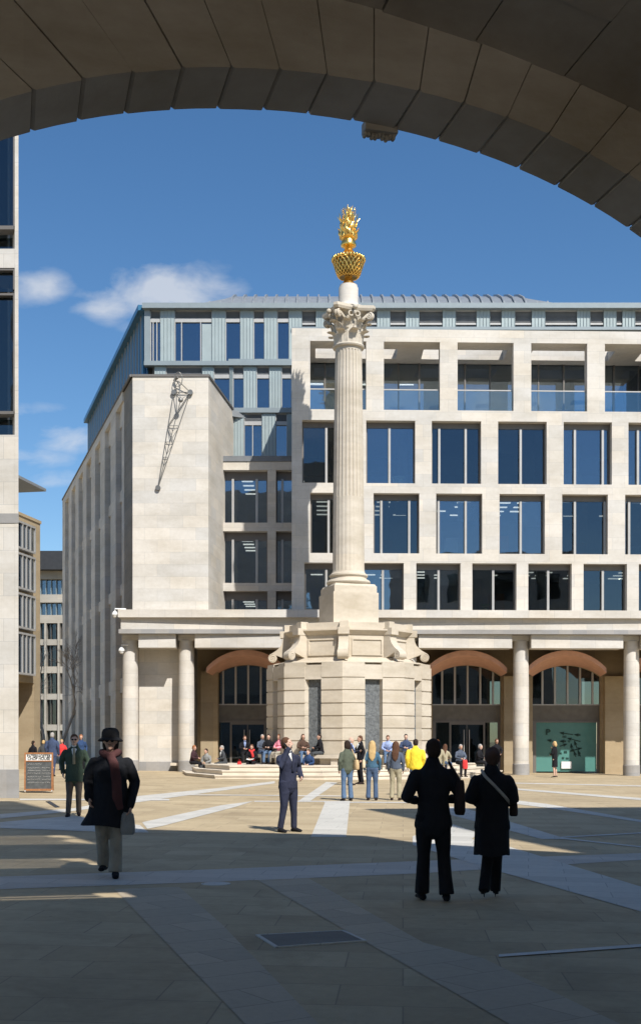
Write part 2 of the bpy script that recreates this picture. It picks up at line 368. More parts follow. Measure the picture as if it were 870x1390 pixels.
for a,b_ in lx:
    xa,xb=fx(a,Yl),fx(b_,Yl)
    f=MB(); f.box(xa,xb,Yl,Yl+.12,zt-.2,zt); f.box(xa,xa+.07,Yl,Yl+.12,fz2,zt-.2); f.box((xa+xb)/2-.04,(xa+xb)/2+.04,Yl-.05,Yl+.1,fz2,zt-.2)
    f2=f.build('window','bronze_frame',B,w=True); MB().box(xa+.07,xb,Yl+.05,Yl+.07,fz2,zt-.2).build('pane','glass',f2,w=True)
    l=MB()
    for k in range(4):
        LIGHTS.append((xa+.4,xa+1.2,Yl+1.2+k*1.15,Yl+1.36+k*1.15,zt+.05,zt+.1))

for a,b_ in lg:
    f=MB(); f.box(fx(a),fx(b_),YF+.20,YF+.26,fz(526.5),fz(525)); f.box(fx(a),fx(b_),YF+.2,YF+.26,fz(555),fz(553.6))
    o=f.build('railing','pale_metal',B,w=True); MB().box(fx(a),fx(b_),YF+.22,YF+.235,fz(553.6),fz(526.5)).build('pane','glass_clear',o,w=True)
LIGHTS.sort(key=lambda l:l[2])
for l in LIGHTS[:98]: MB().box(*l).build('ceiling_light','office_light',B,w=True)
l_=MB()
for l in LIGHTS[98:]: l_.box(*l)
tag(l_.build('ceiling_light','office_light',B,w=True),kind='stuff')
# interiors: floors, ceilings and back wall
it=MB(); YB=YF+8.5
for (y0,y1,_,_) in rows[1:]:
    it.box(fx(397),fx(899),YF+.62,YB,fz(y0)+.15,fz(y0)+.4)
it.box(fx(397),fx(899),YB,YB+.3,5,zc1-.3); it.box(fx(398),fx(398)+.2,Yl+.3,YB,5,zc1-.3)
it.box(fx(899),fx(899)+.3,YF+.62,YB,5,zc1)
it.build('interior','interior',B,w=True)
# colonnade entablature
e=MB()
fb(e,160,396,827.5,838,YF-.75,YF+1.2,YF-.75); fb(e,396,900,827.5,838,YF-.75,YF+.9,YF-.75); 
e2=MB(); e2.box(fx(164,YF-.55),fx(900,YF-.55),YF-.55,YF+1.2,fz(855.5),fz(838.3))
e3=MB(); e3.box(fx(161,YF-.62),fx(900,YF-.62),YF-.62,YF+1.2,fz(861.5),fz(855.7))
e.build('cornice','portland',B,w=True); e2.build('frieze','portland',B,w=True); e3.build('string_course','granite',B,w=True)
cols=[177,253,404,555,707,857,1007]
YC=YF+.45
for i in range(len(cols)-1):
    a,b_=cols[i]+12.5,cols[i+1]-13.5
    MB().box(fx(a),fx(b_),YF-.35,YF+.8,fz(880),fz(861.7)).build('lintel','portland',B,w=True)
cap=MB(); cap.box(fx(163),fx(1010),YF+.81,YF+1.2,fz(878),fz(861.7))
for c_ in cols[:-1]: cap.box(fx(c_-12),fx(c_+12),YF+.15,YF+.8,fz(869),fz(861.7))
cap.build('impost','portland_grey',B,w=True)
for c_ in cols[:-1]:
    x=fx(c_,YC); zb=gz(x); 
    p=MB().lathe([(.37,5.2),(.385,3.2),(.40,.55+zb)],0,0,28)
    p.v=[Vector((v.x+x,v.y+YC,v.z)) for v in p.v]
    pr=[(.40,.55+zb),(.40,fz(869)-2.6),(.37,fz(869))]
    p=MB().lathe(pr,x,YC,28); o=p.build('column','portland',B,smooth=True,w=True)
    MB().lathe([(.425,zb-.3),(.425,.53+zb),(.40,.55+zb)],x,YC,28).build('plinth','granite',o,smooth=True,w=True)
# shop front wall behind the columns with arches
YS=YF+4.0
def arcpx(xc,hw,ycr,ysp,Y,n=14,yoff=0):
    pts=[]
    x0,x1=fx(xc-hw,Y),fx(xc+hw,Y); z0,z1=fz(ysp,Y),fz(ycr,Y); h=z1-z0; w=(x1-x0)/2; r=(w*w+h*h)/(2*h); cx=(x0+x1)/2; cz=z1-r
    a=math.asin(min(1,w/r))
    for i in range(n+1):
        t=-a+2*a*i/n; pts.append(Vector((cx+r*math.sin(t),Y,cz+r*math.cos(t))))
    return pts
arches=[(336,46),(490,46),(633.5,46.5),(769,46),(906,46)]
ztop=fz(872,YS)
def archwall(mb,xL,xR,Y,T,arc):
    x0,x1=arc[0].x,arc[-1].x; zs=arc[0].z
    mb.box(xL,x0,Y,Y+T,-.4,ztop); mb.box(x1,xR,Y,Y+T,-.4,ztop)
    for i in range(len(arc)-1):
        a,b_=arc[i],arc[i+1]
        mb.ext([a,b_,Vector((b_.x,Y,ztop)),Vector((a.x,Y,ztop))],(0,T,0))
wm=MB(); bounds=[X(268,YS)]+[fx((arches[i][0]+arches[i+1][0])/2,YS) for i in range(4)]+[fx(975,YS)]
for i,(xc,hw) in enumerate(arches): archwall(wm,bounds[i],bounds[i+1],YS,.35,arcpx(xc,hw,903,918,YS))
wm.build('arcade_wall','brown_stone',B,w=True)
for i,(xc,hw) in enumerate(arches):
    near=arcpx(xc-(2 if xc<400 else 0),hw+8,889,913,YF+1.25,18); far=arcpx(xc,hw,903,918,YS-.01,18)
    top=[p+Vector((0,0,.25)) for p in near]; top2=[p+Vector((0,0,.25)) for p in far]
    v=MB(); v.loft([near,far],closed=False,caps=False); v.loft([near,top],closed=False,caps=False); v.loft([top,top2],closed=False,caps=False)
    v.loft([[near[0],top[0]],[far[0],top2[0]]],closed=False,caps=False); v.loft([[near[-1],top[-1]],[far[-1],top2[-1]]],closed=False,caps=False)
    v.build('vault','terracotta',B,smooth=True,w=True)
# back pilasters and portico ceiling
for i in range(1,5):
    x=(bounds[i]); MB().box(x-.75,x+.75,YS-.45,YS,-.4,fz(918,YS)).build('pilaster','brown_stone',B,w=True)
x=X(284,YS-.5); MB().box(x-.45,x+.45,YS-.5,YS+.3,-.4,fz(912,YS)).build('pilaster','brown_stone',B,w=True)
MB().box(X(236,YS+1),X(300,YS+1),YS+1.2,YS+1.6,-.4,ztop).build('rear_wall','portland_grey',B)
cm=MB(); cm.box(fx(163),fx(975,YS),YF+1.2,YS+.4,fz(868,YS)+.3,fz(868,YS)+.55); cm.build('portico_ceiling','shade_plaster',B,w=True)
# shop fronts
def shopfront(xc,hw,kind):
    x0,x1=xc-hw,xc+hw; Y=YS+.25; f=MB(); zt=fz(903,Y)
    f.box(fx(x0,Y),fx(x1,Y),Y,Y+.1,fz(959,Y),fz(956,Y)); 
    f.box(fx(x0,Y),fx(x1,Y),Y-.05,Y+.1,fz(981,Y),fz(978.5,Y))
    f.box(fx(x0,Y),fx(x0+4.5,Y),Y-.05,Y+.1,-.3,fz(981,Y)); f.box(fx(x1-4.5,Y),fx(x1,Y),Y-.05,Y+.1,-.3,fz(981,Y))
    arc=arcpx(xc,hw,903,918,Y); 
    def ztop_at(px):
        xx=fx(px,Y)
        for a,b_ in zip(arc,arc[1:]):
            if a.x<=xx<=b_.x: return a.z+(b_.z-a.z)*(xx-a.x)/(b_.x-a.x)
        return arc[0].z
    xs=[x0+13+i*(2*hw-24)/4 for i in range(5)]
    S=f.build('shop_front','bronze_frame',B,w=True)
    for q in xs: MB().box(fx(q,Y)-.05,fx(q,Y)+.05,Y-.06,Y+.06,fz(956,Y),ztop_at(q)).build('mullion','pale_metal',S,w=True)
    MB().box(fx(x0,Y),fx(x1,Y),Y-.08,Y-.001,fz(957.5,Y),fz(956,Y)).build('transom','pale_metal',S,w=True)
    fb(MB(),x0,x1,959,978.5,Y,Y+.08).build('fascia','dark_stone',S,w=True)
    gb=MB(); gb.ext([Vector((p.x,Y+.03,p.z)) for p in arc]+[Vector((arc[-1].x,Y+.03,fz(956,Y))),Vector((arc[0].x,Y+.03,fz(956,Y)))],(0,.02,0)); gb.build('pane','glass_dark',S,w=True)
    if kind=='doors':
        fb(MB(),x0+4.5,x1-4.5,981,1052,Y+.02,Y+.04).build('pane','glass_dark',S,w=True)
        d=MB()
        for q in (xc-22.5,xc+23.5): d.box(fx(q,Y)-.05,fx(q,Y)+.05,Y-.05,Y+.04,-.3,fz(981,Y))
        d.box(fx(xc-22.5,Y),fx(xc+23.5,Y),Y-.03,Y+.04,fz(984,Y),fz(981,Y)); d.box(fx(xc,Y)-.02,fx(xc,Y)+.02,Y-.02,Y+.03,-.3,fz(984,Y))
        o=d.build('door','bronze_frame',B,w=True)
        for q in (xc-4.2,xc+3): MB().box(fx(q,Y)-.02,fx(q,Y)+.02,Y-.14,Y-.1,.5,fz(991,Y)).build('handle','pale_metal',o,w=True)
    if kind=='art':
        a=MB(); fb(a,x0+4.5,x1-5.5,981,1048,Y+.02,Y+.04); A=a.build('window_display','teal_panel',S,w=True)
        def ln(p,q,wd=1.1,dx=0):
            m=MB(); a=Vector((fx(p[0],Y),Y-.01,fz(p[1],Y))); b_=Vector((fx(q[0],Y),Y-.01,fz(q[1],Y))); d=(b_-a).normalized(); n=Vector((-d.z,0,d.x))*wd*.02
            m.ext([a-n,b_-n,b_+n,a+n],(0,.02,0)); 
            hd=a; k=d*.22; nn=n*4.2
            m.ext([a-k*.2,a+k-nn,a+k*.8,a+k+nn],(0,.015,0)); ink.append(m)
        ink=[]
        Zp=lambda x,y:(720+x/8.7,970+y/8.7)
        for p,q in (((350,218),(500,240)),((440,283),(590,322)),((200,305),(270,318)),((430,352),(345,380)),((470,437),(610,400)),((600,400),(510,425)),((480,350),(492,430)),((520,318),(548,400)),((515,440),(535,505)),((560,430),(590,500)),((520,240),(590,245)),((350,318),(420,322))): ln(Zp(*p),Zp(*q))
        allm=MB()
        for m in ink: allm.add(m.v,m.f)
        for (x,y,w_,h_) in ((566,242,50,26),(402,264,50,26),(400,318,40,24),(455,318,30,22),(357,462,30,22),(415,446,40,30),(385,518,30,26),(435,522,36,24),(575,470,30,50),(235,460,30,14)):
            px,py=Zp(x,y)
            for k in range(3):
                for j in range(3): 
                    allm.box(fx(px-w_/17.4+k*w_/26+.1,Y),fx(px-w_/17.4+(k+.72)*w_/26,Y),Y-.008,Y+.01,fz(py+h_/17.4-(j)*h_/26,Y),fz(py+h_/17.4-(j+.7)*h_/26,Y))
        allm.build('arrows','ink_green',A,w=True)
        xx=fx(743.6,Y); Mx=Matrix.Translation((xx,Y-.02+WK*(xx-XP),fz(994.5,Y)))@UP
        text_mesh('P',.42,.005,'ink_green','lettering',A,Mx,1.2,.012)
        fb(MB(),762,776,1034.5,1044,Y-.08,Y-.03).build('notice','white_plastic',A,w=True)
    rb=MB(); rb.box(fx(x0-3,Y),fx(x1+3,Y),Y+5,Y+5.1,-.3,zt+.5); rb.box(fx(x0-3,Y),fx(x1+3,Y),Y+.1,Y+5,zt+.1,zt+.2)
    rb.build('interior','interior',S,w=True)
shopfront(633.5,46.5,'doors'); shopfront(769,46,'art'); shopfront(906,46,'doors'); shopfront(490,46,'doors'); shopfront(336,46,'doors')
# revolving entrance glass lit details in the left arch
# ---------------------------------------------------------------- corner tower with sundial and the long side wing
YT=YF+1.2
def TX(px): return X(px,YT)
ddir=Vector((-.33,1,0))
ztw=fz(508,YT)
pA=Vector((TX(180),YT,0)); pB=Vector((TX(283),YT,0)); pC=Vector((pB.x+.13*6.2,YT+6.2,0)); 
L=31.0; pD=pA+ddir*L
t=MB(); 
poly=[pA+ddir*3.4,pA,pB,pC,pC+Vector((0,6,0)),pA+ddir*3.4+Vector((3,0,0))]
t.prism([(p.x,p.y) for p in poly],fz(866,YT)+.0,ztw-.12)
t.build('tower','portland',B)
t=MB(); off=.05
t.prism([(p.x,p.y) for p in [pA+Vector((-off,-off,0))+ddir*3.4,pA+Vector((-off,-off,0)),pB+Vector((off,-off,0)),pC+Vector((off,0,0)),pA+ddir*6]],ztw-.118,ztw); t.build('coping','bronze_frame',B)
t=MB(); t.prism([(TX(189),YT),(TX(243),YT),(TX(243)+.3,YT+5),(TX(189)-1,YT+5)],.55,fz(866,YT)-.002); t.build('tower_base','portland',B)
t=MB(); t.prism([(TX(188),YT-.04),(TX(243.6),YT-.04),(TX(243.6),YT+5),(TX(188),YT+5)],-.3,.548); t.build('tower_plinth','granite',B)
# side wing: piers and spandrels with deep openings
nb=7; wing=MB(); back=MB()
n_=Vector((-1,-.33,0)).normalized()          # outward normal
start=2.6; bay=(L-start)/nb
def wq(u0,u1,z0,z1,d0,d1,mb):
    a=pA+ddir*u0-n_*d0; b_=pA+ddir*u1-n_*d0; c_=pA+ddir*u1-n_*d1; d_=pA+ddir*u0-n_*d1
    mb.prism([(a.x,a.y),(b_.x,b_.y),(c_.x,c_.y),(d_.x,d_.y)],z0,z1)
wq(0.001,start,-.4,ztw-.12,.0,1.2,wing)
levels=[(.0,4.2),(5.0,9.5),(10.1,14.6),(15.2,ztw-1.5)]
for i in range(nb):
    u0=start+i*bay; u1=u0+bay
    wq(u0+bay*.55,u1,-.4,ztw-.6,-.10,1.2,wing)          # pier
    zs=[-.4]+[q for l in levels for q in l]+[ztw]
    for k in range(0,len(zs),2): 
        if k==0: continue
        wq(u0,u0+bay*.55,zs[k],zs[k+1],.12,1.2,wing)
    wq(u0,u0+bay*.55,-.4,0.0,.12,1.2,wing)
wq(start,L,ztw-.6,ztw-.12,-.103,1.2,wing)
wing.build('side_wall','portland',B)
wq(start,L,-.4,ztw-.2,.85,1.0,back); back.build('side_glazing','glass_dark',B)
back=MB(); wq(start,L,-.4,ztw-.2,1.25,1.5,back); wq(0,L,ztw-.118,ztw,-.15,1.5,back); back.build('side_backing','interior',B)
# roof deck over the wing
rd=MB(); q=[pA+ddir*3-n_*1,pA+ddir*L-n_*1,pA+ddir*L+Vector((40,0,0)),Vector((30,YF+9,0)),Vector((XP,YF+9,0))]
rd.prism([(p.x,p.y) for p in q],ztw-.5,ztw-.15); rd.build('roof_deck','zinc',B)
# recessed link between tower and main block
YR=YT+3.5
lk=MB()
def rb(mb,x0,x1,y0,y1,Ya,Yb,Yr): return mb.box(X(x0,Yr),X(x1,Yr),Ya,Yb,Z(y1,Yr),Z(y0,Yr))
for a,b_ in ((626.5,638),(709.5,721),(791.5,802.5)): rb(lk,301,402,a,b_,YR,YR+.6,YR)
for a,b_ in ((638,709.5),(721,791.5),(802.5,835)): rb(lk,363,374.5,a,b_,YR+.02,YR+.6,YR); rb(lk,298,303,a,b_,YR+.1,YR+.7,YR)
lk.build('stone_frame','portland',B)
rb(MB(),301,402,619,626.3,YR-.05,YR+.6,YR).build('coping','louvre',B)
for a,b_ in ((638,709.5),(721,791.5),(802.5,840)):
    for x0,x1,ms in ((303,363,[315.5,348]),(374.5,405,[383])):
        xa,xb=X(x0,YR),X(x1,YR); za,zb=Z(b_,YR),Z(a,YR); Yg=YR+.45; f=MB(); tt=.07
        f.box(xa,xb,Yg,Yg+.12,zb-.45,zb); f.box(xa,xb,Yg,Yg+.12,za,za+tt); f.box(xb-tt,xb,Yg,Yg+.12,za,zb-.45); f.box(xa,xa+tt,Yg,Yg+.12,za,zb-.45)
        o=f.build('window','bronze_frame',B); MB().box(xa,xb,Yg+.05,Yg+.07,za,zb-.45).build('pane','glass',o)
        for q_ in ms: MB().box(X(q_,YR)-.06,X(q_,YR)+.06,Yg-.12,Yg+.04,za,zb-.4).build('mullion','pale_metal',o)
        for k in range(4): MB().box(xa+.9,xa+1.5,Yg+1+k*1.1,Yg+1.15+k*1.1,zb-.3,zb-.25).build('ceiling_light','office_light',o)
it=MB()
for a in (638,721,802.5): rb(it,303,405,a-9,a-3,YR+.6,YR+6,YR)
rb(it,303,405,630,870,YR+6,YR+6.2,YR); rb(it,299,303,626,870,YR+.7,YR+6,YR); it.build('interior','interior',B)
# ---------------------------------------------------------------- blue glass top storeys
YQ=YF+7.4
def qb(mb,x0,x1,y0,y1,da=0,db=.3): return mb.box(X(x0,YQ),X(x1,YQ),YQ+da,YQ+db,Z(y1,YQ),Z(y0,YQ))
tr=MB(); qb(tr,194,900,413.5,420.5,-.35,.5); qb(tr,196,402,491,496.8,-.2,.3); qb(tr,300,402,554,560.5,-.12,.3); qb(tr,396,900,444,448,-.1,.3); qb(tr,310,402,486.9,490.9,-.02,.28)
qb(tr,196,204,420.5,491,-.05,.3); tr.build('metal_trim','blue_trim',B)
pan=[(218,237),(288,306),(326.5,344),(359,376),(392.5,410),(429,444),(470,490),(512,529.6),(551,569),(601,618.5),(647,665),(681,699),(722,740),(783.5,801),(819.6,836.6),(845,862)]
def panel_row(y0,y1,xs):
    for a,b_ in xs:
        m=MB(); n=4; w_=(b_-a)/n
        qb(m,a,b_,y0,y1,.02,.3)
        for k in range(n+1): qb(m,a+(b_-a)*k/n-.12,a+(b_-a)*k/n+.12,y0+.01,y1-.01,-.03,.02)
        m.build('cladding_panel','blue_panel',B)
panel_row(420.6,490.9,[p for p in pan if p[0]<396]); panel_row(420.6,443.9,[p for p in pan if p[0]>396])
panel_row(497,553.9,[(210,225),(275,290),(312,316),(331,348),(366,382),(396,402)]); panel_row(560.6,619,[(314.5,331),(356,374),(390,402)])
def gwin(x0,x1,y0,y1,ms,lou=11,side=None):
    f=MB(); qb(f,x0,x1,y0,y0+1.3,.05,.25); qb(f,x0,x0+1,y0,y1,.05,.25); qb(f,x1-1,x1,y0,y1,.05,.25); qb(f,x0+1,x1-1,y0+lou,y0+lou+5,.04,.25)
    o=f.build('window','pale_metal',B)
    l=MB()
    k=y0+1.8
    while k<y0+lou-.5: qb(l,x0+1,x1-1,k,k+.9,.1,.2); k+=1.6
    qb(l,x0+1,x1-1,y0+1.3,y0+lou,.2,.25)
    l.build('louvre','louvre',o)
    qb(MB(),x0+1,x1-1,y0+lou+5,y1,.15,.17).build('pane','glass',o)
    if ms:
        for q_ in ms: qb(MB(),q_-.6,q_+.6,y0+lou+5,y1,-.02,.14).build('mullion','pale_metal',o)
gwin(204,218,420.6,490.9,[208,213]); gwin(237,288,420.6,490.9,[246.5,272.5]); gwin(306,326.5,420.6,490.9,[]); gwin(344,359,420.6,490.9,[]); gwin(376,392.5,420.6,490.9,[])
qb(MB(),274,287,439,490.5,.06,.14).build('cladding_panel','blue_panel',B)
gwin(225,275,497,553.9,[250]); gwin(290,312,497,553.9,[]); gwin(316,331,497,553.9,[]); gwin(348,366,497,553.9,[]); gwin(382,396,497,553.9,[])
gwin(331,356,560.6,619,[343]); gwin(374,390,560.6,619,[])
m=MB(); rp_=[p for p in pan if p[0]>396]
for a,b_ in zip([(392,410)]+rp_,rp_+[(900,900)]):
    x0,x1=a[1],b_[0]; m=MB(); qb(m,x0,x1,420.6,421.6,.05,.25); qb(m,x0,x1,437.5,440,.05,.25); o=m.build('louvre_window','pale_metal',B)
    l=MB(); k=421.6
    while k<437: qb(l,x0,x1,k,k+.9,.12,.2); k+=1.7
    qb(l,x0,x1,421,437.5,.21,.25); l.build('louvre','louvre',o); qb(MB(),x0,x1,440,444,.15,.2).build('pane','glass_dark',o)
bk=MB(); qb(bk,197,900,421,640,.9,1.1); bk.build('interior','interior',B)
# receding glazed side of the top storeys
c0=Vector((X(196,YQ),YQ,0)); zt_=Z(414,YQ); zb_=ztw-.2; Ls=23.5
def sq(mb,u0,u1,z0,z1,d0,d1):
    a=c0+ddir*u0-n_*d0; b_=c0+ddir*u1-n_*d0; c_=c0+ddir*u1-n_*d1; d_=c0+ddir*u0-n_*d1
    mb.prism([(a.x,a.y),(b_.x,b_.y),(c_.x,c_.y),(d_.x,d_.y)],z0,z1)
m=MB(); sq(m,0,Ls,zt_-.3,zt_,-.35,.6); sq(m,0,Ls,zb_+1.2,zb_+1.35,-.05,.2); m.build('metal_trim','blue_side',B)
m=MB(); m2=MB(); 
for k in range(22):
    u=.4+k*Ls/22
    sq(m,u,u+.42,zb_,zt_-.3,-.02,.3); sq(m2,u+.5,u+.62,zb_,zt_-.3,-.06,.1)
m.build('side_panel','blue_side',B); m2.build('side_mullion','pale_metal',B)
m=MB(); sq(m,0,Ls,zb_,zt_-.3,.12,.14); m.build('side_glass','glass',B); m=MB(); sq(m,0,Ls,zb_,zt_-.31,.5,.7); m.build('side_backing','interior',B)
# curved standing seam roof
m=MB(); YQ2=YQ+1.0
prof=[(0,Z(418,YQ2)),(.3,Z(411,YQ2+.3)),(1.1,Z(405,YQ2+1.1)),(2.6,Z(402,YQ2+2.6)),(4.2,Z(402.3,YQ2+4.2))]
x0,x1=X(262,YQ2),X(768,YQ2)
rings=[]
for (d,z_) in prof:
    i_=min(d*1.6,2.0); rings.append([Vector((x0+i_,YQ2+d,z_)),Vector((x1-i_*1.1,YQ2+d,z_))])
m.loft(rings,closed=False,caps=False); m.loft([[r[0],Vector((r[0].x,YQ2+7,r[0].z))] for r in rings],closed=False,caps=False); m.loft([[r[1],Vector((r[1].x,YQ2+7,r[1].z))] for r in rings],closed=False,caps=False)
k=x0+.3
while k<x1-.2:
    pts=[]
    for (d,z_) in prof:
        i_=min(d*1.6,2.0)
        if x0+i_<=k<=x1-i_*1.1: pts.append(Vector((k,YQ2+d,z_)))
    if len(pts)>1:
        a=[p+Vector((-.045,0,0)) for p in pts]; b_=[p+Vector((.045,0,0)) for p in pts]; a2=[p+Vector((-.045,-.07,.10)) for p in pts]; b2=[p+Vector((.045,-.07,.10)) for p in pts]
        m.loft([[a[i],a2[i],b2[i],b_[i]] for i in range(len(pts))],closed=True)
    k+=.62
m.build('roof','zinc',B)
m=MB(); m.box(X(230,YQ),X(900,YQ),YQ+.5,YQ+1.2,Z(420,YQ),Z(415.5,YQ)); m.build('gutter','zinc',B)
# carved month letters (shallow relief in the same stone)
for txt,px,py,rot,sz in (('APR',246,646,14,.42),('MAR',252,676,18,.42),('AUG',214,693,26,.50),('MAY',255,711,28,.46),('JULY',205,744,34,.55),('JUNE',231,769,32,.52)):
    M_=Matrix.Translation((TX(px),YT-.002,fz(py,YT)))@UP@Matrix.Rotation(R(rot),4,'Z')
    text_mesh(txt,sz,.003,'portland','carved_lettering',B,M_,.95)
# sundial gnomon frame on the tower
S=thing('sundial','slender metal lattice sundial pointer fixed high on the blank stone tower wall','sundial',(TX(236),YT,fz(600,YT)))
def tp(px,py,o): return Vector((TX(px),YT-o,fz(py,YT)))
n1,n2,n3,nbm=tp(236.3,533,.1),tp(258.6,533,.1),tp(247,547,.55),tp(214.8,662.5,.08)
n4=tp(243,519,.25)
r=MB()
for a,b_ in ((n1,nbm),(n2,nbm),(n3,nbm),(n1,n2),(n2,n3),(n3,n1),(n1,n4),(n2,n4),(n3,n4)): r.tube([a,b_],.02,6,round_=False)
for t_ in (.35,.52,.68):
    a,b_,c_=n1.lerp(nbm,t_),n2.lerp(nbm,t_),n3.lerp(nbm,t_)
    for p,q_ in ((a,b_),(b_,c_),(c_,a)): r.tube([p,q_],.015,6,round_=False)
r.tube([n1.lerp(nbm,.35),n2.lerp(nbm,.52)],.02,6,round_=False); r.tube([n2.lerp(nbm,.0),n1.lerp(nbm,.35)],.02,6,round_=False)
r.build('rod_frame','gnomon_metal',S)
for p in (n1,n2,nbm): MB().tube([p+Vector((0,.1,0)),p+Vector((0,-.05,0))],.13,14,round_=False).build('mounting_disc','gnomon_metal',S)
MB().ell(n3,(.13,.1,.13)).build('joint_ball','gnomon_metal',S)
r=MB()
for k in range(14):
    a=PI*2*k/14; b2=PI*2*(k+1)/14; c_=tp(243,517,.3); r.tube([c_+Vector((.2*math.cos(a),0,.36*math.sin(a))),c_+Vector((.2*math.cos(b2),0,.36*math.sin(b2)))],.022,6,round_=False)
r.tube([tp(237,517,.1),tp(242,515,.3)],.06,8); r.build('sight_ring','gnomon_metal',S)
# cctv cameras
def cctv(label,px,py,Y,dirx,arm=True,w=False):
    x=fx(px,Y) if w else X(px,Y); z_=Z(py,Y); yy=Y+(WK*(x-XP) if w else 0)
    t=thing('security_camera',label,'security camera',(x,yy,z_))
    MB().tube([(x+dirx,yy+.1,z_+.12),(x,yy,z_+.12),(x,yy,z_-.05)],.035,8).build('bracket','white_plastic',t)
    MB().lathe([(.05,z_+.02),(.11,z_-.05),(.15,z_-.14),(.15,z_-.18)],x,yy,16).build('housing','white_plastic',t)
    MB().ell((x,yy,z_-.2),(.12,.12,.13)).build('dome','white_plastic',t)
cctv('white dome security camera on an arm at the left end of the cornice',156,830,YF-.4,.5)
cctv('small white dome security camera below the entablature beside the leftmost column',165,879,YF,.3)
cctv('security camera on the blue metal storey at the right edge above the top cornice',859,437,YQ-.2,.1,w=True)
# green office chair seen in a window, pot in a window
for nm,lb,px,py,dy,mt,sz in (('office_chair','green office chair back seen through a first floor window',658,824,1.0,'teal_panel',.5),('plant_pot','pale green plant pot standing inside the second floor window above the carved urn reflection',541,651,.9,'glass_clear',.4)):
    Y=YF+dy; x=fx(px,Y); z_=fz(py,Y); yy=Y+WK*(x-XP); zbm=fz(828 if nm=='office_chair' else 655)
    t=thing(nm,lb.replace('above the carved urn reflection','right of the tall column'),'chair' if nm=='office_chair' else 'pot',(x,yy,zbm))
    if nm=='office_chair':
        m=MB(); m.tube([(x-.2,yy,zbm+.38),(x+.2,yy,zbm+.38)],.25,10,ry=[.05,.05]); m.build('backrest',cloth('green_fabric',(.12,.38,.14)),t)
        m=MB(); m.tube([(x,yy+.3,zbm),(x,yy+.2,zbm+.1)],.25,10); m.build('seat',cloth('green_fabric',(.12,.38,.14)),t)
    else:
        MB().lathe([(.22,zbm),(.33,zbm+.42),(.36,zbm+.43),(.36,zbm+.5),(.3,zbm+.5)],x,yy,20).build('pot',cloth('pot_green',(.45,.6,.55),.5),t)
# ================================================================== STONE GATEWAY (camera stands inside its passage)
YAW=.26
GW=thing('stone_gateway','huge shaded stone arch of wedge blocks overhead framing the view of the square','gateway',(0,0,0),YAW)
def E_(s): 
    q=1-((s-1.8)/3.14)**2; return 3.3+2.01*math.sqrt(max(0,q))
def O_(s): return 5.77-(s-.9)**2/17.8
D0,D1=6.2,6.62
pts=[];n=400
for i in range(n+1):
    a=PI-PI*i/n; pts.append(Vector((1.8+3.14*math.cos(a),0,3.3+2.01*math.sin(a))))
acc=[0]
for a,b_ in zip(pts,pts[1:]): acc.append(acc[-1]+(b_-a).length)
def at(d):
    for i in range(n):
        if acc[i+1]>=d: return pts[i].lerp(pts[i+1],(d-acc[i])/(acc[i+1]-acc[i]))
    return pts[-1]
C_=Vector((1.95,0,3.5)); step=.2655; nblk=int(acc[-1]/step)
ring=MB()
def outer(p,h=0):
    d=(p-C_).normalized(); k=0
    while k<.75 and (p+d*k).z<O_((p+d*k).x)+h: k+=.01
    return p+d*k
for i in range(nblk+1):
    d0=i*step+.002; d1=min((i+1)*step-.002,acc[-1]); 
    if d1-d0<.05: continue
    j=random.uniform(-.003,.003); jj=random.uniform(0,.012)
    a,m_,b_=at(d0),at((d0+d1)/2),at(d1); oa,ob=outer(a,.05),outer(b_,.05)
    up=Vector((0,0,j))
    c1=a.lerp(b_,.04)+(oa-a)*.0+up; c2=b_.lerp(a,.04)+up
    e=.012
    ia=a+(oa-a).normalized()*e+up; ib=b_+(ob-b_).normalized()*e+up
    prof=[ia,c1,m_+up,c2,ib,ob,oa]
    A=[p+Vector((0,D0+jj,0)) for p in prof]; Bq=[p+Vector((0,D1-.005,0)) for p in prof]
    ctr=(a+b_)/2; inn=[ctr+(p-ctr)*.994+Vector((0,D1,0)) for p in prof]
    inn0=[ctr+(p-ctr)*.993+Vector((0,D0+jj-.008,0)) for p in prof]
    ring.loft([inn0,A,Bq,inn])
ring.build('voussoir_ring','arch_stone',GW,local=True)
vt=MB(); sp=.55; s0=-2.4; row=0; BK=-5
while s0<5.7:
    D=BK-(.6 if row%2 else 0); 
    while D<D0:
        a,b_=s0+.005,s0+sp-.005; da=max(D,BK)+.005; db=min(D+1.25,D0)-.0; db=db-.005 if db<D0 else D0
        j=random.uniform(-.008,.008)
        if db-da>.06:
            P=[Vector((a,0,O_(a)+j)),Vector((b_,0,O_(b_)+j)),Vector((b_,0,O_(b_)+.4)),Vector((a,0,O_(a)+.4))]
            vt.ext([p+Vector((0,da,0)) for p in P],(0,db-da,0))
        D+=1.25
    s0+=sp; row+=1
vt.build('vault','arch_stone',GW,local=True)
pl=MB(); k=-1.34
pl.box(-15,-1.36,D0+.03,D1-.02,-1,6.3); pl.box(4.97,12.6,D0+.03,D1-.02,-1,6.3)
ss=[-1.36+i*(6.33/40) for i in range(41)]
for a,b_ in zip(ss,ss[1:]):
    P=[Vector((a,D0+.03,max(3.3,E_(a))+.02)),Vector((b_,D0+.03,max(3.3,E_(b_))+.02)),Vector((b_,D0+.03,6.3)),Vector((a,D0+.03,6.3))]; pl.ext(P,(0,D1-.05-D0,0))
pl.box(-2.45,5.75,BK,D0,5.95,6.3)
pl.build('front_wall','arch_stone',GW,local=True)
pw=MB(); pw.box(-3.2,-2.4,BK,D0,-1,6.3); pw.box(5.65,6.5,BK,D0,-1,6.3); pw.build('passage_wall','arch_stone',GW,local=True)
SH=(-.423,.831)
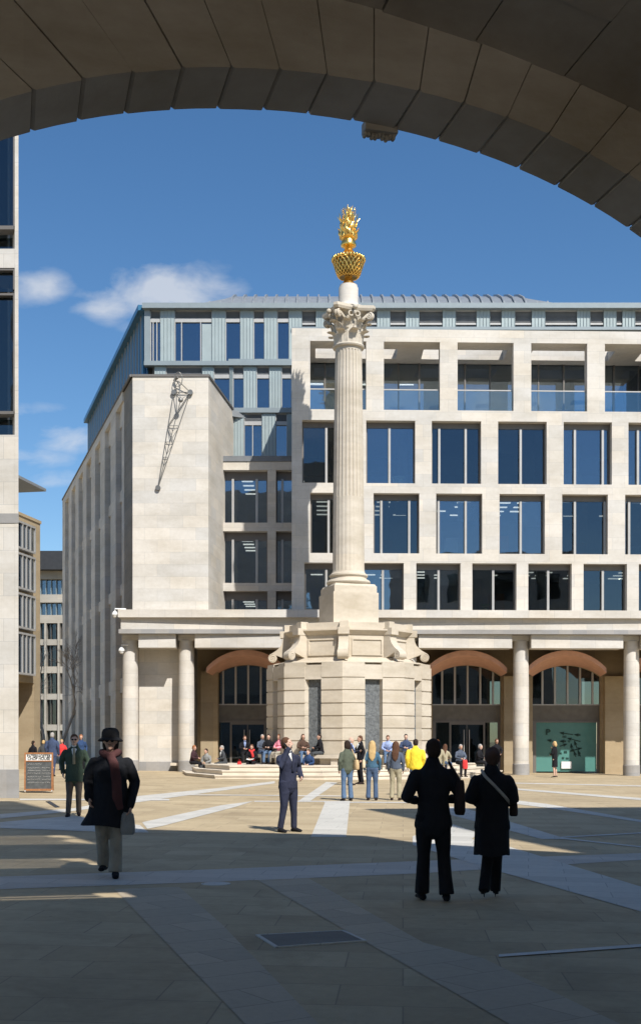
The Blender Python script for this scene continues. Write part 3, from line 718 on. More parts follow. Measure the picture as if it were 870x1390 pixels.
def occ(px,py):
    g=G(px,py); sy,cy=math.sin(YAW),math.cos(YAW); nrm=(-sy,cy)
    H=((nrm[0]*g.x+nrm[1]*g.y)-6.55)/(nrm[0]*(SH[0])+nrm[1]*SH[1]); H=abs(H)
    P=(g.x-SH[0]*H,g.y-SH[1]*H); return (cy*P[0]+sy*P[1],H)
prof=[occ(186,1126),occ(497,1135),occ(570,1145),occ(700,1154),occ(825,1161),occ(960,1172)]
print('profile',[(round(a,2),round(b,2)) for a,b in prof])
s_t=prof[0][0]
P=[(s_t-.4,6.3),(s_t-.4,27.5),(s_t,27.5)]+prof+[(prof[-1][0]+.6,6.3)]
MB().ext([Vector((a,3.6,b_)) for a,b_ in P],(0,2.95,0)).build('shadow_storeys','portland_grey',GW,local=True)  # unseen storeys, outline shaped to cast the shadow edge on the square
sc_=MB(); lou=MB(); opn=[(6.5,7.1,2.6),(9.8,11.2,3.2),(13.5,15.5,4.0)]; zz0=6.3; se=s_t-.4  # added unseen screen; bladed slits pass sun streaks standing for window reflections
for z0,z1,se2 in opn:
    sc_.box(-15,se,6.40,6.55,zz0,z0); sc_.box(se2,se,6.40,6.55,z0,z1); sc_.box(-15,-4,6.40,6.55,z0,z1); zz0=z1
    q=z0
    while q<z1: lou.box(-4,se2-.35*abs(math.sin(q*3)),6.46,6.48,q,q+.13); q+=.19
sc_.box(-15,se,6.40,6.55,zz0,27.5)
sc_.build('shadow_screen','portland_grey',GW,local=True); tag(lou.build('sun_slit_blades','pale_metal',GW,local=True),kind='stuff')
orn=MB()
for k in range(9):
    s_=2.045+k*.022; orn.ell((s_,D1+.05,5.262+.008*math.sin(k*1.9)),(.014,.03,.02),8,6)
orn.box(2.035,2.235,D1-.003,D1+.08,5.27,5.33)
orn.build('carved_keystone','arch_stone',GW,local=True)
# building on the right, out of frame, whose shadow crosses the square
tip=G(501,1099); Hh=18.0; cx_,cy_=tip.x-SH[0]*Hh,tip.y-SH[1]*Hh
RB=thing('corner_building','plain stone building to the right of the gateway that shades the right of the square','building',(cx_,cy_,0),YAW)
MB().box(0,16,-17,0,-1,Hh).build('wall','portland_grey',RB,local=True)
m=MB(); m.box(-.1,16.1,-17.1,.1,Hh-.5,Hh+.02); m.build('parapet','portland_grey',RB,local=True)
for k in range(4):
    for j in range(4):
        m=MB().box(1.5+j*3.8,3.6+j*3.8,.0,.06,1.2+k*4.2,3.6+k*4.2); m.build('window','glass_dark',RB,local=True)
# ================================================================== LEFT BUILDINGS
Yl_=32.0
LB=thing('white_building','tall pale stone building cut by the left edge with dark glass windows and granite foot','building',(X(25,Yl_),Yl_,0))
def lb(mb,x0,x1,y0,y1,d0,d1): return mb.box(X(x0,Yl_),X(x1,Yl_),Yl_+d0,Yl_+d1,Z(y1,Yl_),Z(y0,Yl_))
w=MB(); xe=X(25.1,Yl_)
def slant(mb,xl,y0,y1,d0,d1,xr=xe): return mb.prism([(xl,Yl_+d0),(xr-.33*max(d0,0),Yl_+d0),(xr-.36*d1,Yl_+d1),(xl-.36*d1,Yl_+d1)],Z(y1,Yl_),Z(y0,Yl_))
slant(w,X(20,Yl_),-20,1045,0,1.5)
for a,b_ in ((-20,60),(337,363),(590,697),(710,1045)): slant(w,X(-300,Yl_),a,b_,0.003,1.5,X(20,Yl_)-.002)
w.build('wall','portland',LB)
slant(MB(),X(-300,Yl_),697,710,-.015,1.4,xe+.01).build('string_course','granite',LB); slant(MB(),X(-300,Yl_),1045,1100,-.05,1.6,xe+.03).build('plinth','granite',LB)
for a,b_,c_,d_ in ((60,306,311,337),(397,558,562,590),(363,392,392,392.1)):
    m=MB(); lb(m,-300,19,b_,c_+ .01,-.02,.35) if c_>b_ else None
    lb(m,-300,19.5,a,a+3,.02,.35); lb(m,17.5,19.5,a+3,b_,.02,.35)
    o=m.build('window','bronze_frame',LB); lb(MB(),-300,17.5,a+3,b_,.2,.22).build('pane','glass_dark',o)
    if d_-c_>5:
        lb(MB(),-300,17,c_,d_,.55,.57).build('pane','glass_dark',o)
m=MB(); slant(m,X(-300,Yl_),-20,1045,1.5,1.9,xe-.2); m.build('interior','interior',LB)
m=MB(); m.prism([(-18,Yl_+1.9),(xe-.75,Yl_+1.9),(xe-3,Yl_+7),(-20,Yl_+7)],-.2,19.5); m.build('rear_wall','portland',LB)
# brown building
A_=Vector((X(25,58),58,0)); Bp=Vector((X(54.5,60.5),60.5,0)); dr=(Bp-A_).normalized(); nn=Vector((dr.y,-dr.x,0)) 
if nn.y>0: nn=-nn
BB=thing('brown_building','buff stone building with glass bay and thin roof eave in the gap at the left','building',(Bp.x,Bp.y,0))
Lb=(Bp-A_).length
def bq(mb,u0,u1,z0,z1,d0,d1):   # along A->B, outward d
    P=[A_+dr*u0+nn*d0,A_+dr*u1+nn*d0,A_+dr*u1+nn*d1,A_+dr*u0+nn*d1]; return mb.prism([(p.x,p.y) for p in P],z0,z1)
zT=Z(705,59.2); zg=Z(927,59.2)
w=MB(); bq(w,-8,Lb,zg,zT,0,-4); bq(w,Lb-.75,Lb,-.3,zg,0,-4); bq(w,-8,-.6,-.3,zg,0,-4); bq(w,-.6,Lb-.75,-.3,zg,-1.6,-4); bq(w,-8,Lb+.05,zT,zT+.15,.05,-4)
w.build('wall','brown_stone',BB)
zs=[Z(q,59) for q in (918,862,857,810,805,757,752,715)]
for k in range(4):
    z0,z1=zs[2*k],zs[2*k+1]; f=MB(); bq(f,-1.5,.55*Lb/1.2,z0,z0+.1,.02,.38); bq(f,-1.5,.55*Lb/1.2,z1-.1,z1,.02,.38)
    for u in (-.3,.15,.62,Lb*.45): bq(f,u,u+.06,z0+.1,z1-.1,.3,.38)
    o=f.build('bay_window','pale_metal',BB); bq(MB(),-1.5,Lb*.45,z0+.1,z1-.1,.2,.3).build('pane','glass',o)
f=MB(); bq(f,-6,.75,zT+.15,Z(660,59),-.5,-.55); f.build('top_glazing','glass',BB); f=MB(); bq(f,-6,.7,zT+.15,Z(660,59),-.8,-1.1); f.build('top_backing','blue_panel',BB)
f=MB(); P=[A_+dr*(-6)+nn*.7,A_+dr*1.9*.9+nn*.7,A_+dr*1.7-nn*2.5,A_+dr*(-6)-nn*2.5]; f.prism([(p.x,p.y) for p in P],Z(664,59),Z(661,59)+.02); f.build('roof','zinc',BB)
# distant building
Yd=112
DB=thing('distant_building','distant concrete and glass block with dark flat roof seen at the end of the lane','building',(X(70,Yd),Yd,0))
def db(mb,x0,x1,y0,y1,d0,d1): return mb.box(X(x0,Yd),X(x1,Yd),Yd+d0,Yd+d1,Z(y1,Yd),Z(y0,Yd))
db(MB(),20,130,750,775,-1,6).build('roof','dark_metal',DB)
w=MB()
for a,b_ in ((775,786),(807,818),(835,846),(868,876),(905,914),(942,950),(984,992)): db(w,20,130,a,b_,0,5)
for q in (37,62,80,97): db(w,q-1.3,q+1.3,846,1020,-.2,5)
w.build('wall','old_concrete',DB)
for a,b_,g in ((786,807,'glass'),(818,835,'glass'),(846,868,'glass_dark'),(876,905,'glass_dark'),(914,942,'glass_dark'),(950,984,'glass_dark'),(992,1025,'glass_dark')):
    f=MB(); 
    for q in range(26,130,7): db(f,q,q+.5,a,b_,.3,.6)
    o=f.build('window_band','blue_panel' if g=='glass' else 'bronze_frame',DB); db(MB(),20,130,a,b_,.6,.7).build('pane',g,o)
db(MB(),20,130,776,1020,3,3.4).build('interior','interior',DB)
# bare trees
def tree(label,px,Y,h,seed,lean=0):
    rnd=random.Random(seed); x=X(px,Y); t=thing('bare_tree',label,'tree',(x,Y,gz(x)))
    tk=MB(); br=MB()
    def grow(p,d,l,r,dep):
        n=6 if dep<3 else 3; pts=[p]; q=p.copy(); dd=d.copy()
        for i in range(n):
            dd=(dd+Vector((rnd.gauss(0,.10),rnd.gauss(0,.10),rnd.gauss(.03,.06)))).normalized(); q=q+dd*l/n; pts.append(q.copy())
        (tk if dep==0 else br).tube(pts,[r*(1-.4*i/n) for i in range(n+1)],7 if dep<2 else 3,round_=False)
        if dep>=6: return
        for k in range(3 if dep<5 else 2):
            i=rnd.randint(max(1,n//2),n); nd=(dd*.9+Vector((rnd.gauss(0,.42),rnd.gauss(0,.42),rnd.gauss(.05,.25)))).normalized()
            grow(pts[i],nd,l*rnd.uniform(.60,.82),max(.014,r*.58),dep+1)
    grow(Vector((x,Y,gz(x)-.1)),Vector((lean,0,1)).normalized(),h*.30,.15,0)
    tk.build('trunk','bark',t,smooth=True); br.build('branches','bark',t)
tree('leafless tree close to the dark side of the office building in the lane',82.5,82,11.5,3,-.03)
tree('leafless tree in the middle of the lane before the distant block',63,96,13,11)
# ================================================================== MONUMENT
cy=53.4; cx=X(473,cy); RZ=R(17.5); SQ=.74
MO=thing('monument_column','tall fluted stone column with gold flaming urn on a carved eight sided base','monument',(cx,cy,0))
def oc(k,Rr,dr=0,sq=SQ):            # k may be fractional: vertex index
    th=RZ+R(22.5+45*k); return Vector((cx+Rr*math.sin(th),cy-Rr*math.cos(th)*sq,0))
def octo(Rr,sq=SQ): return [(oc(k,Rr,0,sq).x,oc(k,Rr,0,sq).y) for k in range(8)]
pz=.56
zc=lambda py:Z(py,50.9)
zgr=[zc(q) for q in (1006,989,972,954.8,937,920)]
ztp=zc(899)
b=MB(); b.prism(octo(3.28),pz,ztp); b.build('core','monument_stone',MO)
niche_f=[0,1,2,3,4,5,6,7]
for k in range(8):
    # pier around vertex k
    v=oc(k,3.74); a0=oc(k-1,3.74); a1=oc(k+1,3.74)
    def pier(mb,dd,fr,z0,z1):
        vv=oc(k,3.74+dd); p0=oc(k-1,3.74+dd); p1=oc(k+1,3.74+dd)
        q0=vv.lerp(p0,fr); q1=vv.lerp(p1,fr); i0=oc(k,3.0).lerp(oc(k-1,3.0),fr); i1=oc(k,3.0).lerp(oc(k+1,3.0),fr)
        mb.prism([(p.x,p.y) for p in (q0,vv,q1,i1,oc(k,2.9),i0)],z0,z1)
    p=MB(); zl=[pz+.42]+zgr+[ztp-.12]
    for z0,z1 in zip(zl,zl[1:]):
        pier(p,.0,.36,z0+.03,z1-.03)
    for z_ in zl[1:-1]: pier(p,-.05,.355,z_-.03,z_+.03)
    pier(p,.06,.375,pz,pz+.45)
    vv=[oc(k,3.74),oc(k-1,3.74),oc(k+1,3.74)]
    pier(p,-.05,.36,ztp-.15,ztp+.02)
    p.build('pier','monument_stone',MO)
    # lintel over niche and dark panel
    f0,f1=oc(k,3.72),oc(k+1,3.72); g0,g1=oc(k,3.0),oc(k+1,3.0)
    q=[f0.lerp(f1,.35),f0.lerp(f1,.65),g0.lerp(g1,.65),g0.lerp(g1,.35)]
    MB().prism([(p.x,p.y) for p in q],zc(922),ztp-.1).build('lintel','monument_stone',MO)
    h0,h1=oc(k,3.42),oc(k+1,3.42); i0,i1=oc(k,3.2),oc(k+1,3.2)
    q=[h0.lerp(h1,.33),h0.lerp(h1,.67),i0.lerp(i1,.67),i0.lerp(i1,.33)]
    MB().prism([(p.x,p.y) for p in q],zc(1024),zc(922)).build('dark_panel','slate',MO)
# bench round the base
for k in range(8):
    for (r0,r1,z0,z1,nm,f) in ((4.2,3.6,pz+.30,pz+.45,'bench_seat',0),(4.08,3.7,pz-.02,pz+.30,'bench_support',.0)):
        if nm=='bench_seat':
            q=[oc(k,r0),oc(k+1,r0),oc(k+1,r1),oc(k,r1)]; m=MB().prism([(p.x,p.y) for p in q],z0,z1)
        else:
            m=MB()
            for fr in (.12,.88):
                a=oc(k,r0).lerp(oc(k+1,r0),fr-.05); b_=oc(k,r0).lerp(oc(k+1,r0),fr+.05); c_=oc(k,r1).lerp(oc(k+1,r1),fr+.05); d_=oc(k,r1).lerp(oc(k+1,r1),fr-.05)
                m.prism([(p.x,p.y) for p in (a,b_,c_,d_)],z0,z1)
        m.build(nm,'kerb_stone',MO)
b=MB(); b.prism(octo(3.66),ztp,ztp+.10,octo(3.3)); b.prism(octo(3.0),ztp+.10,ztp+.24,octo(2.9)); b.build('weathering','monument_stone',MO)
zu=lambda py:Z(py,51.2)
z1,z2,z3,z4=ztp+.2,zu(860.5),zu(853),zu(843.5)
b=MB(); b.prism(octo(2.74),z1,z2); b.build('upper_drum','monument_stone',MO)
b=MB(); b.prism(octo(2.80),z2,z2+.08,octo(2.88)); b.prism(octo(2.9),z2+.08,z3-.06,octo(3.02)); b.prism(octo(3.04),z3-.06,z3); b.prism(octo(2.76),z3,z4); b.build('cornice','monument_stone',MO)
for k in range(8):
    # raised panel border on each face
    m=MB(); f0,f1=oc(k,2.74),oc(k+1,2.74); on=((f0+f1)/2-Vector((cx,cy,0))).normalized()
    def slab(a,b_,z0,z1,th):
        p,q=f0.lerp(f1,a),f0.lerp(f1,b_); m.prism([(p.x,p.y),(q.x,q.y),(q.x+on.x*th,q.y+on.y*th),(p.x+on.x*th,p.y+on.y*th)],z0,z1)
    za,zb=zu(889),zu(866)
    slab(.16,.84,za,za+.05,.05); slab(.16,.84,zb-.05,zb,.05); slab(.16,.19,za+.05,zb-.05,.05); slab(.81,.84,za+.05,zb-.05,.05)
    m.build('panel_border','monument_stone',MO)
    # scroll bracket at each vertex
    v0=oc(k,1.0); dv=(oc(k,2)-oc(k,1)); dv.z=0; ln=dv.length; d=dv/ln; tn=Vector((-d.y,d.x,0)); W=.44
    base=lambda r,z:Vector((cx,cy,0))+(oc(k,1)-Vector((cx,cy,0)))*r+Vector((0,0,z))
    zb0=z1-.04; ztq=z2+.0
    path=[]
    for i in range(13):
        t_=i/12; r_=2.98+.56*t_**2.6; path.append((r_,ztq-(ztq-zb0-.36)*t_))
    vc=(3.44,zb0+.18)
    pr=[(2.5,ztq)]+path
    for i in range(15):
        a=R(78-300*i/14); pr.append((vc[0]+.20*math.cos(a),vc[1]+.20*math.sin(a)))
    pr.append((2.5,zb0))
    m=MB(); P=[base(r_,z_)-tn*W/2 for r_,z_ in pr]; m.ext(P,tn*W)
    # spiral fillet on the sides
    for sgn in (-1,1):
        sp_=[]
        for i in range(26):
            a=R(90-i*30); rr=.19*(1-i/27); sp_.append(base(vc[0]+rr*math.cos(a),vc[1]+rr*math.sin(a))+tn*sgn*(W/2+.0))
        m.tube(sp_,.025,5,round_=False)
    m.build('scroll_bracket','monument_stone',MO)
    m=MB(); 
    P=[base(3.10,z2)-tn*W*.55,base(3.10,z3+.06)-tn*W*.55,base(2.6,z3+.06)-tn*W*.55,base(2.6,z2)-tn*W*.55]; m.ext(P,tn*W*1.1)
    P=[base(2.90,z3+.06)-tn*W*.42,base(2.90,z4+.04)-tn*W*.42,base(2.5,z4+.04)-tn*W*.42,base(2.5,z3+.06)-tn*W*.42]; m.ext(P,tn*W*.84)
    m.build('cornice_block','monument_stone',MO)
def sqr(a,z0,z1,a2=None,mb=None):
    mb=mb or MB(); f=lambda a:[(cx+math.cos(RZ)*x-math.sin(RZ)*y,cy+math.sin(RZ)*x+math.cos(RZ)*y) for x,y in((-a,-a),(a,-a),(a,a),(-a,a))]
    return mb.prism(f(a),z0,z1,f(a2 or a))
Zc=lambda py:Z(py,cy)
b=MB(); sqr(1.06,z4-.3,Z(803,52.2),None,b); sqr(1.0,Z(803,52.2),Z(794,52.2),None,b); sqr(.98,Z(794,52.2),Z(791,52.2),.92,b); b.build('pedestal','monument_stone',MO)
z0=Z(791,52.2)
b=MB(); b.lathe([(.90,z0),(.97,z0+.05),(1.0,z0+.13),(.97,z0+.21),(.90,z0+.25),(.84,z0+.27),(.81,z0+.33),(.84,z0+.38),(.88,z0+.42),(.87,z0+.49),(.80,z0+.53),(.76,z0+.56),(.74,z0+.62)],cx,cy,48); b.build('column_base','monument_stone',MO,smooth=True)
zs0=z0+.6; zs1=Z(467,52.75); zm=Zc(676)
def flute(a,z): return 1-.075*max(0,math.cos(a*24))**.55 if math.cos(a*24)>0 else 1.0
def reed(a,z): return 1-.018*max(0,math.cos(a*24))
b=MB(); nsh=24*8
rz_=lambda z_: .72-.12*((z_-zs0)/(zs1-zs0))**1.4
b.lathe([(rz_(z_)*(1.03 if i==0 else 1),z_) for i,z_ in enumerate([zs0,zs0+.12]+[zs0+.12+(zm-.03-zs0-.12)*k/5 for k in range(1,6)])],cx,cy,nsh,reed)
b.lathe([(rz_(z_),z_) for z_ in [zm-.03+(zs1-.12-zm)*k/8 for k in range(9)]],cx,cy,nsh,flute)
b.lathe([(rz_(zs1)*.99,zs1-.16),(rz_(zs1)*1.0,zs1)],cx,cy,nsh)
b.build('shaft','monument_stone',MO,smooth=True)
zk=zs1; b=MB(); b.lathe([(.62,zk-.02),(.70,zk),(.73,zk+.06),(.70,zk+.12),(.62,zk+.14)],cx,cy,40); b.build('astragal','monument_stone',MO,smooth=True)
zA0=Z(411,52.45)-.22; zA1=zA0+.22
b=MB(); b.lathe([(.58,zk+.1),(.56,zk+.5),(.58,zk+1.0),(.66,zk+1.35),(.82,zA0)],cx,cy,32); 
def leaf(ang,r0,z0,h,wd,curl):
    rings=[]; ca,sa=math.cos(ang),math.sin(ang)
    for i in range(9):
        t_=i/8; r_=r0+.05+.10*t_*t_; z_=z0+h*t_; ww=wd*(math.sin(PI*(.18+.72*t_))**.7)
        if t_>.72: u=(t_-.72)/.28; r_+=curl*math.sin(u*PI*.7); z_-=h*.24*u*u
        row=[]
        for j in range(7):
            y=(j/6-.5)*2; ser=1+.10*((j%2)*2-1)*(1 if i>1 else 0); rr=r_-.07*y*y+(.02 if j==3 else 0); yy=y*ww/2*ser
            row.append(Vector((cx+rr*ca-yy*sa,cy+rr*sa+yy*ca,z_)))
        for j in range(6,-1,-1):
            p=row[j]; row.append(Vector((p.x-ca*.07,p.y-sa*.07,p.z-.01)))
        rings.append(row)
    b.loft(rings)
for k in range(8): leaf(RZ+2*PI*k/8,.60,zk+.10,.70,.52,.30)
for k in range(8): leaf(RZ+2*PI*(k+.5)/8,.60,zk+.12,1.22,.50,.34)
b.build('capital','monument_stone',MO,smooth=False)
m=MB()
for k in range(4):
    a=RZ+PI/4+k*PI/2; d=Vector((math.cos(a),math.sin(a),0)); c0_=Vector((cx,cy,0))
    for sg in (-1,1):
        tn=Vector((-d.y,d.x,0))*sg
        st=[c0_+d*.62+tn*.28+Vector((0,0,zk+.75)),c0_+d*.80+tn*.20+Vector((0,0,zk+1.15)),c0_+d*1.0+tn*.09+Vector((0,0,zA0-.16))]
        m.tube(st,[.05,.06,.06],6)
        ctr=c0_+d*1.06+tn*.05+Vector((0,0,zA0-.22)); sp_=[]
        for i in range(18):
            an=R(100-i*36); rr=.17*(1-i/20); sp_.append(ctr+d*rr*math.cos(an)+Vector((0,0,rr*math.sin(an)))+tn*.03*i/18)
        m.tube(sp_,[.06*(1-.4*i/18) for i in range(18)],6)
for k in range(4):
    a=RZ+k*PI/2; d=Vector((math.cos(a),math.sin(a),0)); tn=Vector((-d.y,d.x,0)); c0_=Vector((cx,cy,0))
    for sg in (-1,1):
        ctr=c0_+d*.80+tn*sg*.15+Vector((0,0,zA0-.17)); m.tube([ctr+tn*sg*.11*math.cos(R(t_))+Vector((0,0,.11*math.sin(R(t_)))) for t_ in range(200,-180,-40)],.04,6)
        m.tube([c0_+d*.66+tn*sg*.32+Vector((0,0,zk+.75)),c0_+d*.76+tn*sg*.27+Vector((0,0,zA0-.3))],[.04,.05],6)
    m.ell(c0_+d*.93+Vector((0,0,zA0+.10)),(.12,.12,.12)); m.ell(c0_+d*.88+Vector((0,0,zA0-.12)),(.07,.07,.12))
m.build('volute','monument_stone',MO,smooth=True)
pa=[]
for k in range(4):
    a0_=RZ+PI/4+k*PI/2; 
    for s_ in (-1,1): 
        a=a0_+s_*.085; pa.append((a,1.36,s_,k))
ab=MB(); poly=[]; poly2=[]
for k in range(4):
    a0_=RZ+PI/4+k*PI/2; a1_=a0_+PI/2
    p0=Vector((math.cos(a0_+.08),math.sin(a0_+.08)))*1.30; p1=Vector((math.cos(a1_-.08),math.sin(a1_-.08)))*1.30
    for i in range(9):
        t_=i/8; p=p0.lerp(p1,t_); inw=(p0+p1)/2; bulge=.17*math.sin(PI*t_); p=p-inw.normalized()*bulge; poly.append((cx+p.x,cy+p.y)); poly2.append((cx+p.x*.93,cy+p.y*.93))
ab.prism(poly2,zA0,zA0+.10,poly); ab.prism(poly,zA0+.10,zA1); ab.build('abacus','monument_stone',MO)
zd=Zc(387.5)
b=MB(); b.lathe([(.86,zA1),(.86,zA1+.03),(.58,zA1+.12),(.47,zA1+.26),(.44,zA1+.32),(.44,zd-.12),(.40,zd-.05),(.40,zd)],cx,cy,40); b.build('urn_drum','portland_grey',MO,smooth=True)
zz=lambda q,r=0: Z(260+q/4.965,cy-.7*r)
LP=lambda L_:[(r_,zz(q,r_)) for r_,q in L_]
b=MB(); b.lathe(LP([(.36,636),(.36,626),(.31,612),(.22,598),(.165,575),(.18,567)]),cx,cy,40); b.lathe(LP([(.70,427),(.62,416),(.40,408),(.28,400),(.21,388),(.17,372),(.22,366),(.34,352),(.36,340),(.31,326),(.29,312),(.37,302),(.42,290),(.30,284)]),cx,cy,40); U=b.build('urn','gold',MO,smooth=True)
b=MB(); b.lathe(LP([(.18,566),(.40,562),(.46,545),(.53,515),(.61,468),(.67,440),(.68,428)]),cx,cy,40); b.build('bowl','dark_gold',MO,smooth=True)
ur=lambda z_:None
pf=LP([(.42,562),(.51,545),(.58,512),(.67,465),(.735,432)])
def prf(t_):
    x=t_*(len(pf)-1); i=min(int(x),len(pf)-2); f=x-i; return pf[i][0]*(1-f)+pf[i+1][0]*f,pf[i][1]*(1-f)+pf[i+1][1]*f
m=MB()
for k in range(22):
    for sg in (-1,1):
        P=[]
        for i in range(11):
            r_,z_=prf(i/10); a=2*PI*k/22+sg*i/10*.95; P.append((cx+r_*math.cos(a),cy+r_*math.sin(a),z_))
        m.tube(P,.022,4,round_=False)
for k in range(30):
    a=2*PI*k/30; m.ell((cx+.72*math.cos(a),cy+.72*math.sin(a),zz(428,.72)),(.066,.066,.10),8,6)
m.build('lattice','gold',MO,smooth=True)
m=MB(); rnd=random.Random(5)
for tier,(nf,r0,qb,h,out,wd) in enumerate(((16,.36,300,.48,.14,.085),(14,.33,275,.62,.06,.08),(12,.30,250,.70,.20,.075),(10,.20,222,.75,.16,.07),(8,.13,195,.70,.16,.06),(6,.06,172,.62,.12,.05))):
    for k in range(nf):
        a=2*PI*(k+rnd.random()*.4)/nf; hh=h*rnd.uniform(.8,1.1); P=[]; rr=[]; sw=rnd.uniform(-.35,.35)
        for i in range(9):
            t_=i/8; r_=r0+out*t_**1.6+.025*math.sin(t_*9+k*2); aa=a+sw*t_*t_+.10*math.sin(t_*8+k)
            P.append((cx+r_*math.cos(aa),cy+r_*math.sin(aa),zz(qb)-.1+hh*t_)); rr.append(wd*(.75+.5*math.sin(t_*2.2))*(1-t_)**.75+.004)
        m.tube(P,rr,7,side=(-math.sin(a),math.cos(a),0),ry=[x*.5 for x in rr],round_=False)
m.ell((cx,cy,zz(262)),(.33,.33,.40)); m.ell((cx,cy,zz(212)),(.20,.20,.45))
m.build('flames','gold',MO,smooth=True)
# stepped platform
ST=thing('stone_steps','long low stepped stone platform with three treads under the tall column','steps',(cx,50,0))
base=[G(254,1053.5),G(292,1057.5),G(440,1059),G(610,1058.5),G(668,1055)]
far=[Vector((8.7,56.6,0)),Vector((-6.6,56.6,0))]
def inset(P,d):
    n=len(P); out=[]
    c_=Vector((1.0,53.9,0))
    for i in range(n):
        a,b_,c2=P[i-1],P[i],P[(i+1)%n]; e1=(b_-a).normalized(); e2=(c2-b_).normalized(); n1_=Vector((-e1.y,e1.x,0)); n2_=Vector((-e2.y,e2.x,0)); bs=(n1_+n2_); bs=bs/max(.3,bs.length_squared)*2*d
        out.append(b_+bs)
    return out
P=[Vector((p.x,p.y,0)) for p in base]+far
for k in range(3):
    Q=inset(P,.42*k) if k else P; m=MB(); m.prism([(p.x,p.y) for p in Q],-.25 if k==0 else .19*k-.01,.19*(k+1)-.055)
    Q2=inset(P,.42*k-.035); m.prism([(p.x,p.y) for p in Q2],.19*(k+1)-.055,.19*(k+1)); m.build('tread','kerb_stone',ST)
bp=G(249,1047.5); BN=thing('stone_bench','pale stone slab bench at the left end of the steps beside the second column','bench',(bp.x,bp.y,0))
MB().box(bp.x-.62,bp.x+1.0,bp.y-.3,bp.y+.35,.36,.50).build('seat','kerb_stone',BN); MB().box(bp.x+.1,bp.x+.5,bp.y-.2,bp.y+.25,-.1,.36).build('support','granite',BN)
# ================================================================== A-BOARD
p=G(53,1076.5); AB=thing('pavement_sign','wooden framed chalk menu board with white header standing on the paving at the left','sign',(p.x,p.y,p.z),R(8))
s_=p.y/F
W,H=38*s_,52*s_; tilt=.10
M_=Matrix.Rotation(-tilt,4,'X')
def brd(name,x0,x1,z0,z1,y0,y1,mat,par=None):
    o=MB().box(x0,x1,y0,y1,z0,z1); o.v=[(M_@v)+Vector((0,-.15,.06)) for v in o.v]; return o.build(name,mat,par or AB,local=True)
hw=W/2; t_=.045
fo=MB(); fo.box(-hw,-hw+t_,-.03,.02,0,H); fo.box(hw-t_,hw,-.03,.02,0,H); fo.box(-hw+t_,hw-t_,-.03,.02,H-t_,H); fo.box(-hw+t_,hw-t_,-.03,.02,0,.06); fo.box(-hw+t_,hw-t_,-.028,.015,H*.765,H*.79)
fo.v=[(M_@v)+Vector((0,-.15,.06)) for v in fo.v]; fr=fo.build('frame','wood',AB,local=True)
o=brd('chalkboard',-hw+t_,hw-t_,.06,H*.765,-.012,.012,'chalkboard'); hd=brd('header_panel',-hw+t_,hw-t_,H*.79,H-t_,-.012,.012,'white_plastic')
fo=MB(); M2=Matrix.Rotation(tilt+.1,4,'X'); fo.box(-hw,-hw+t_,0,.03,0,H*.97); fo.box(hw-t_,hw,0,.03,0,H*.97); fo.box(-hw+t_,hw-t_,0.005,.02,.05,H*.9); fo.v=[(M2@v)+Vector((0,.16,.06)) for v in fo.v]; fo.build('rear_frame','wood',AB,local=True)
for sx in (-1,1): MB().tube([(sx*(hw-.03)-.02,-.15,.05),(sx*(hw-.03)+.02,-.15,.05)],.045,12,round_=False).build('wheel','pale_metal',AB,local=True)
RM=ROOTM[AB.name]
def btxt(txt,size,x,z,mat,par,sx=1,bold=0,nm='lettering'):
    text_mesh(txt,size,.002,mat,nm,par,RM@Matrix.Translation((0,-.15,.06))@M_@Matrix.Translation((x,-.018,z))@UP,sx,bold)
btxt('PATERNOSTER',.105,0,H*.905,'ink',hd,1.0,.0035); btxt('CHOP HOUSE',.105,0,H*.835,'ink',hd,1.0,.0035)
rl_=random.Random(4)
m=MB()
for i,y in enumerate((.70,.60,.53,.46,.37,.30,.22)):
    x=-hw+.10
    while x<hw-.09:
        l=rl_.uniform(.02,.05)
        if not (.05<x<.09): 
            pts=[(x+l*k/3,-.016,H*y+rl_.uniform(-.014,.014)) for k in range(4)]
            if i or x<.06: m.tube(pts,.0042,4,round_=False)
        x+=l+rl_.uniform(.006,.02)
m.v=[(M_@v)+Vector((0,-.15,.06)) for v in m.v]; m.build('chalk_writing','chalk',o,local=True)
# ================================================================== WORLD, SUN, CAMERA
EL,AZ=47,27      # sun elevation; azimuth east.. measured to the right of straight behind the camera
w=bpy.data.worlds.new('World'); sc.world=w; w.use_nodes=True; t=w.node_tree; t.nodes.clear()
ow=t.nodes.new('ShaderNodeOutputWorld'); bg=t.nodes.new('ShaderNodeBackground'); sky=t.nodes.new('ShaderNodeTexSky'); sky.sky_type='NISHITA'; sky.sun_disc=False
sky.sun_elevation=R(EL); sundir=Vector((math.sin(R(AZ))*math.cos(R(EL)),-math.cos(R(AZ))*math.cos(R(EL)),math.sin(R(EL))))
sky.sun_rotation=math.atan2(sundir.x,sundir.y); sky.air_density=1.0; sky.dust_density=.15; sky.ozone_density=3.0; sky.altitude=0
tc=t.nodes.new('ShaderNodeTexCoord'); sx=t.nodes.new('ShaderNodeSeparateXYZ'); t.links.new(tc.outputs['Generated'],sx.inputs[0])
def M2_(op,a,b=None,c=None):
    n=t.nodes.new('ShaderNodeMath'); n.operation=op
    for i,v in enumerate((a,b,c)):
        if v is None: continue
        if isinstance(v,(int,float)): n.inputs[i].default_value=v
        else: t.links.new(v,n.inputs[i])
    return n.outputs[0]
ay=M2_('MAXIMUM',M2_('ABSOLUTE',sx.outputs[1]),.02)
u=M2_('DIVIDE',sx.outputs[0],ay); v=M2_('DIVIDE',sx.outputs[2],ay)
cb=t.nodes.new('ShaderNodeCombineXYZ'); t.links.new(u,cb.inputs[0]); t.links.new(M2_('MULTIPLY',v,1.7),cb.inputs[1]); t.links.new(sx.outputs[1],cb.inputs[2])
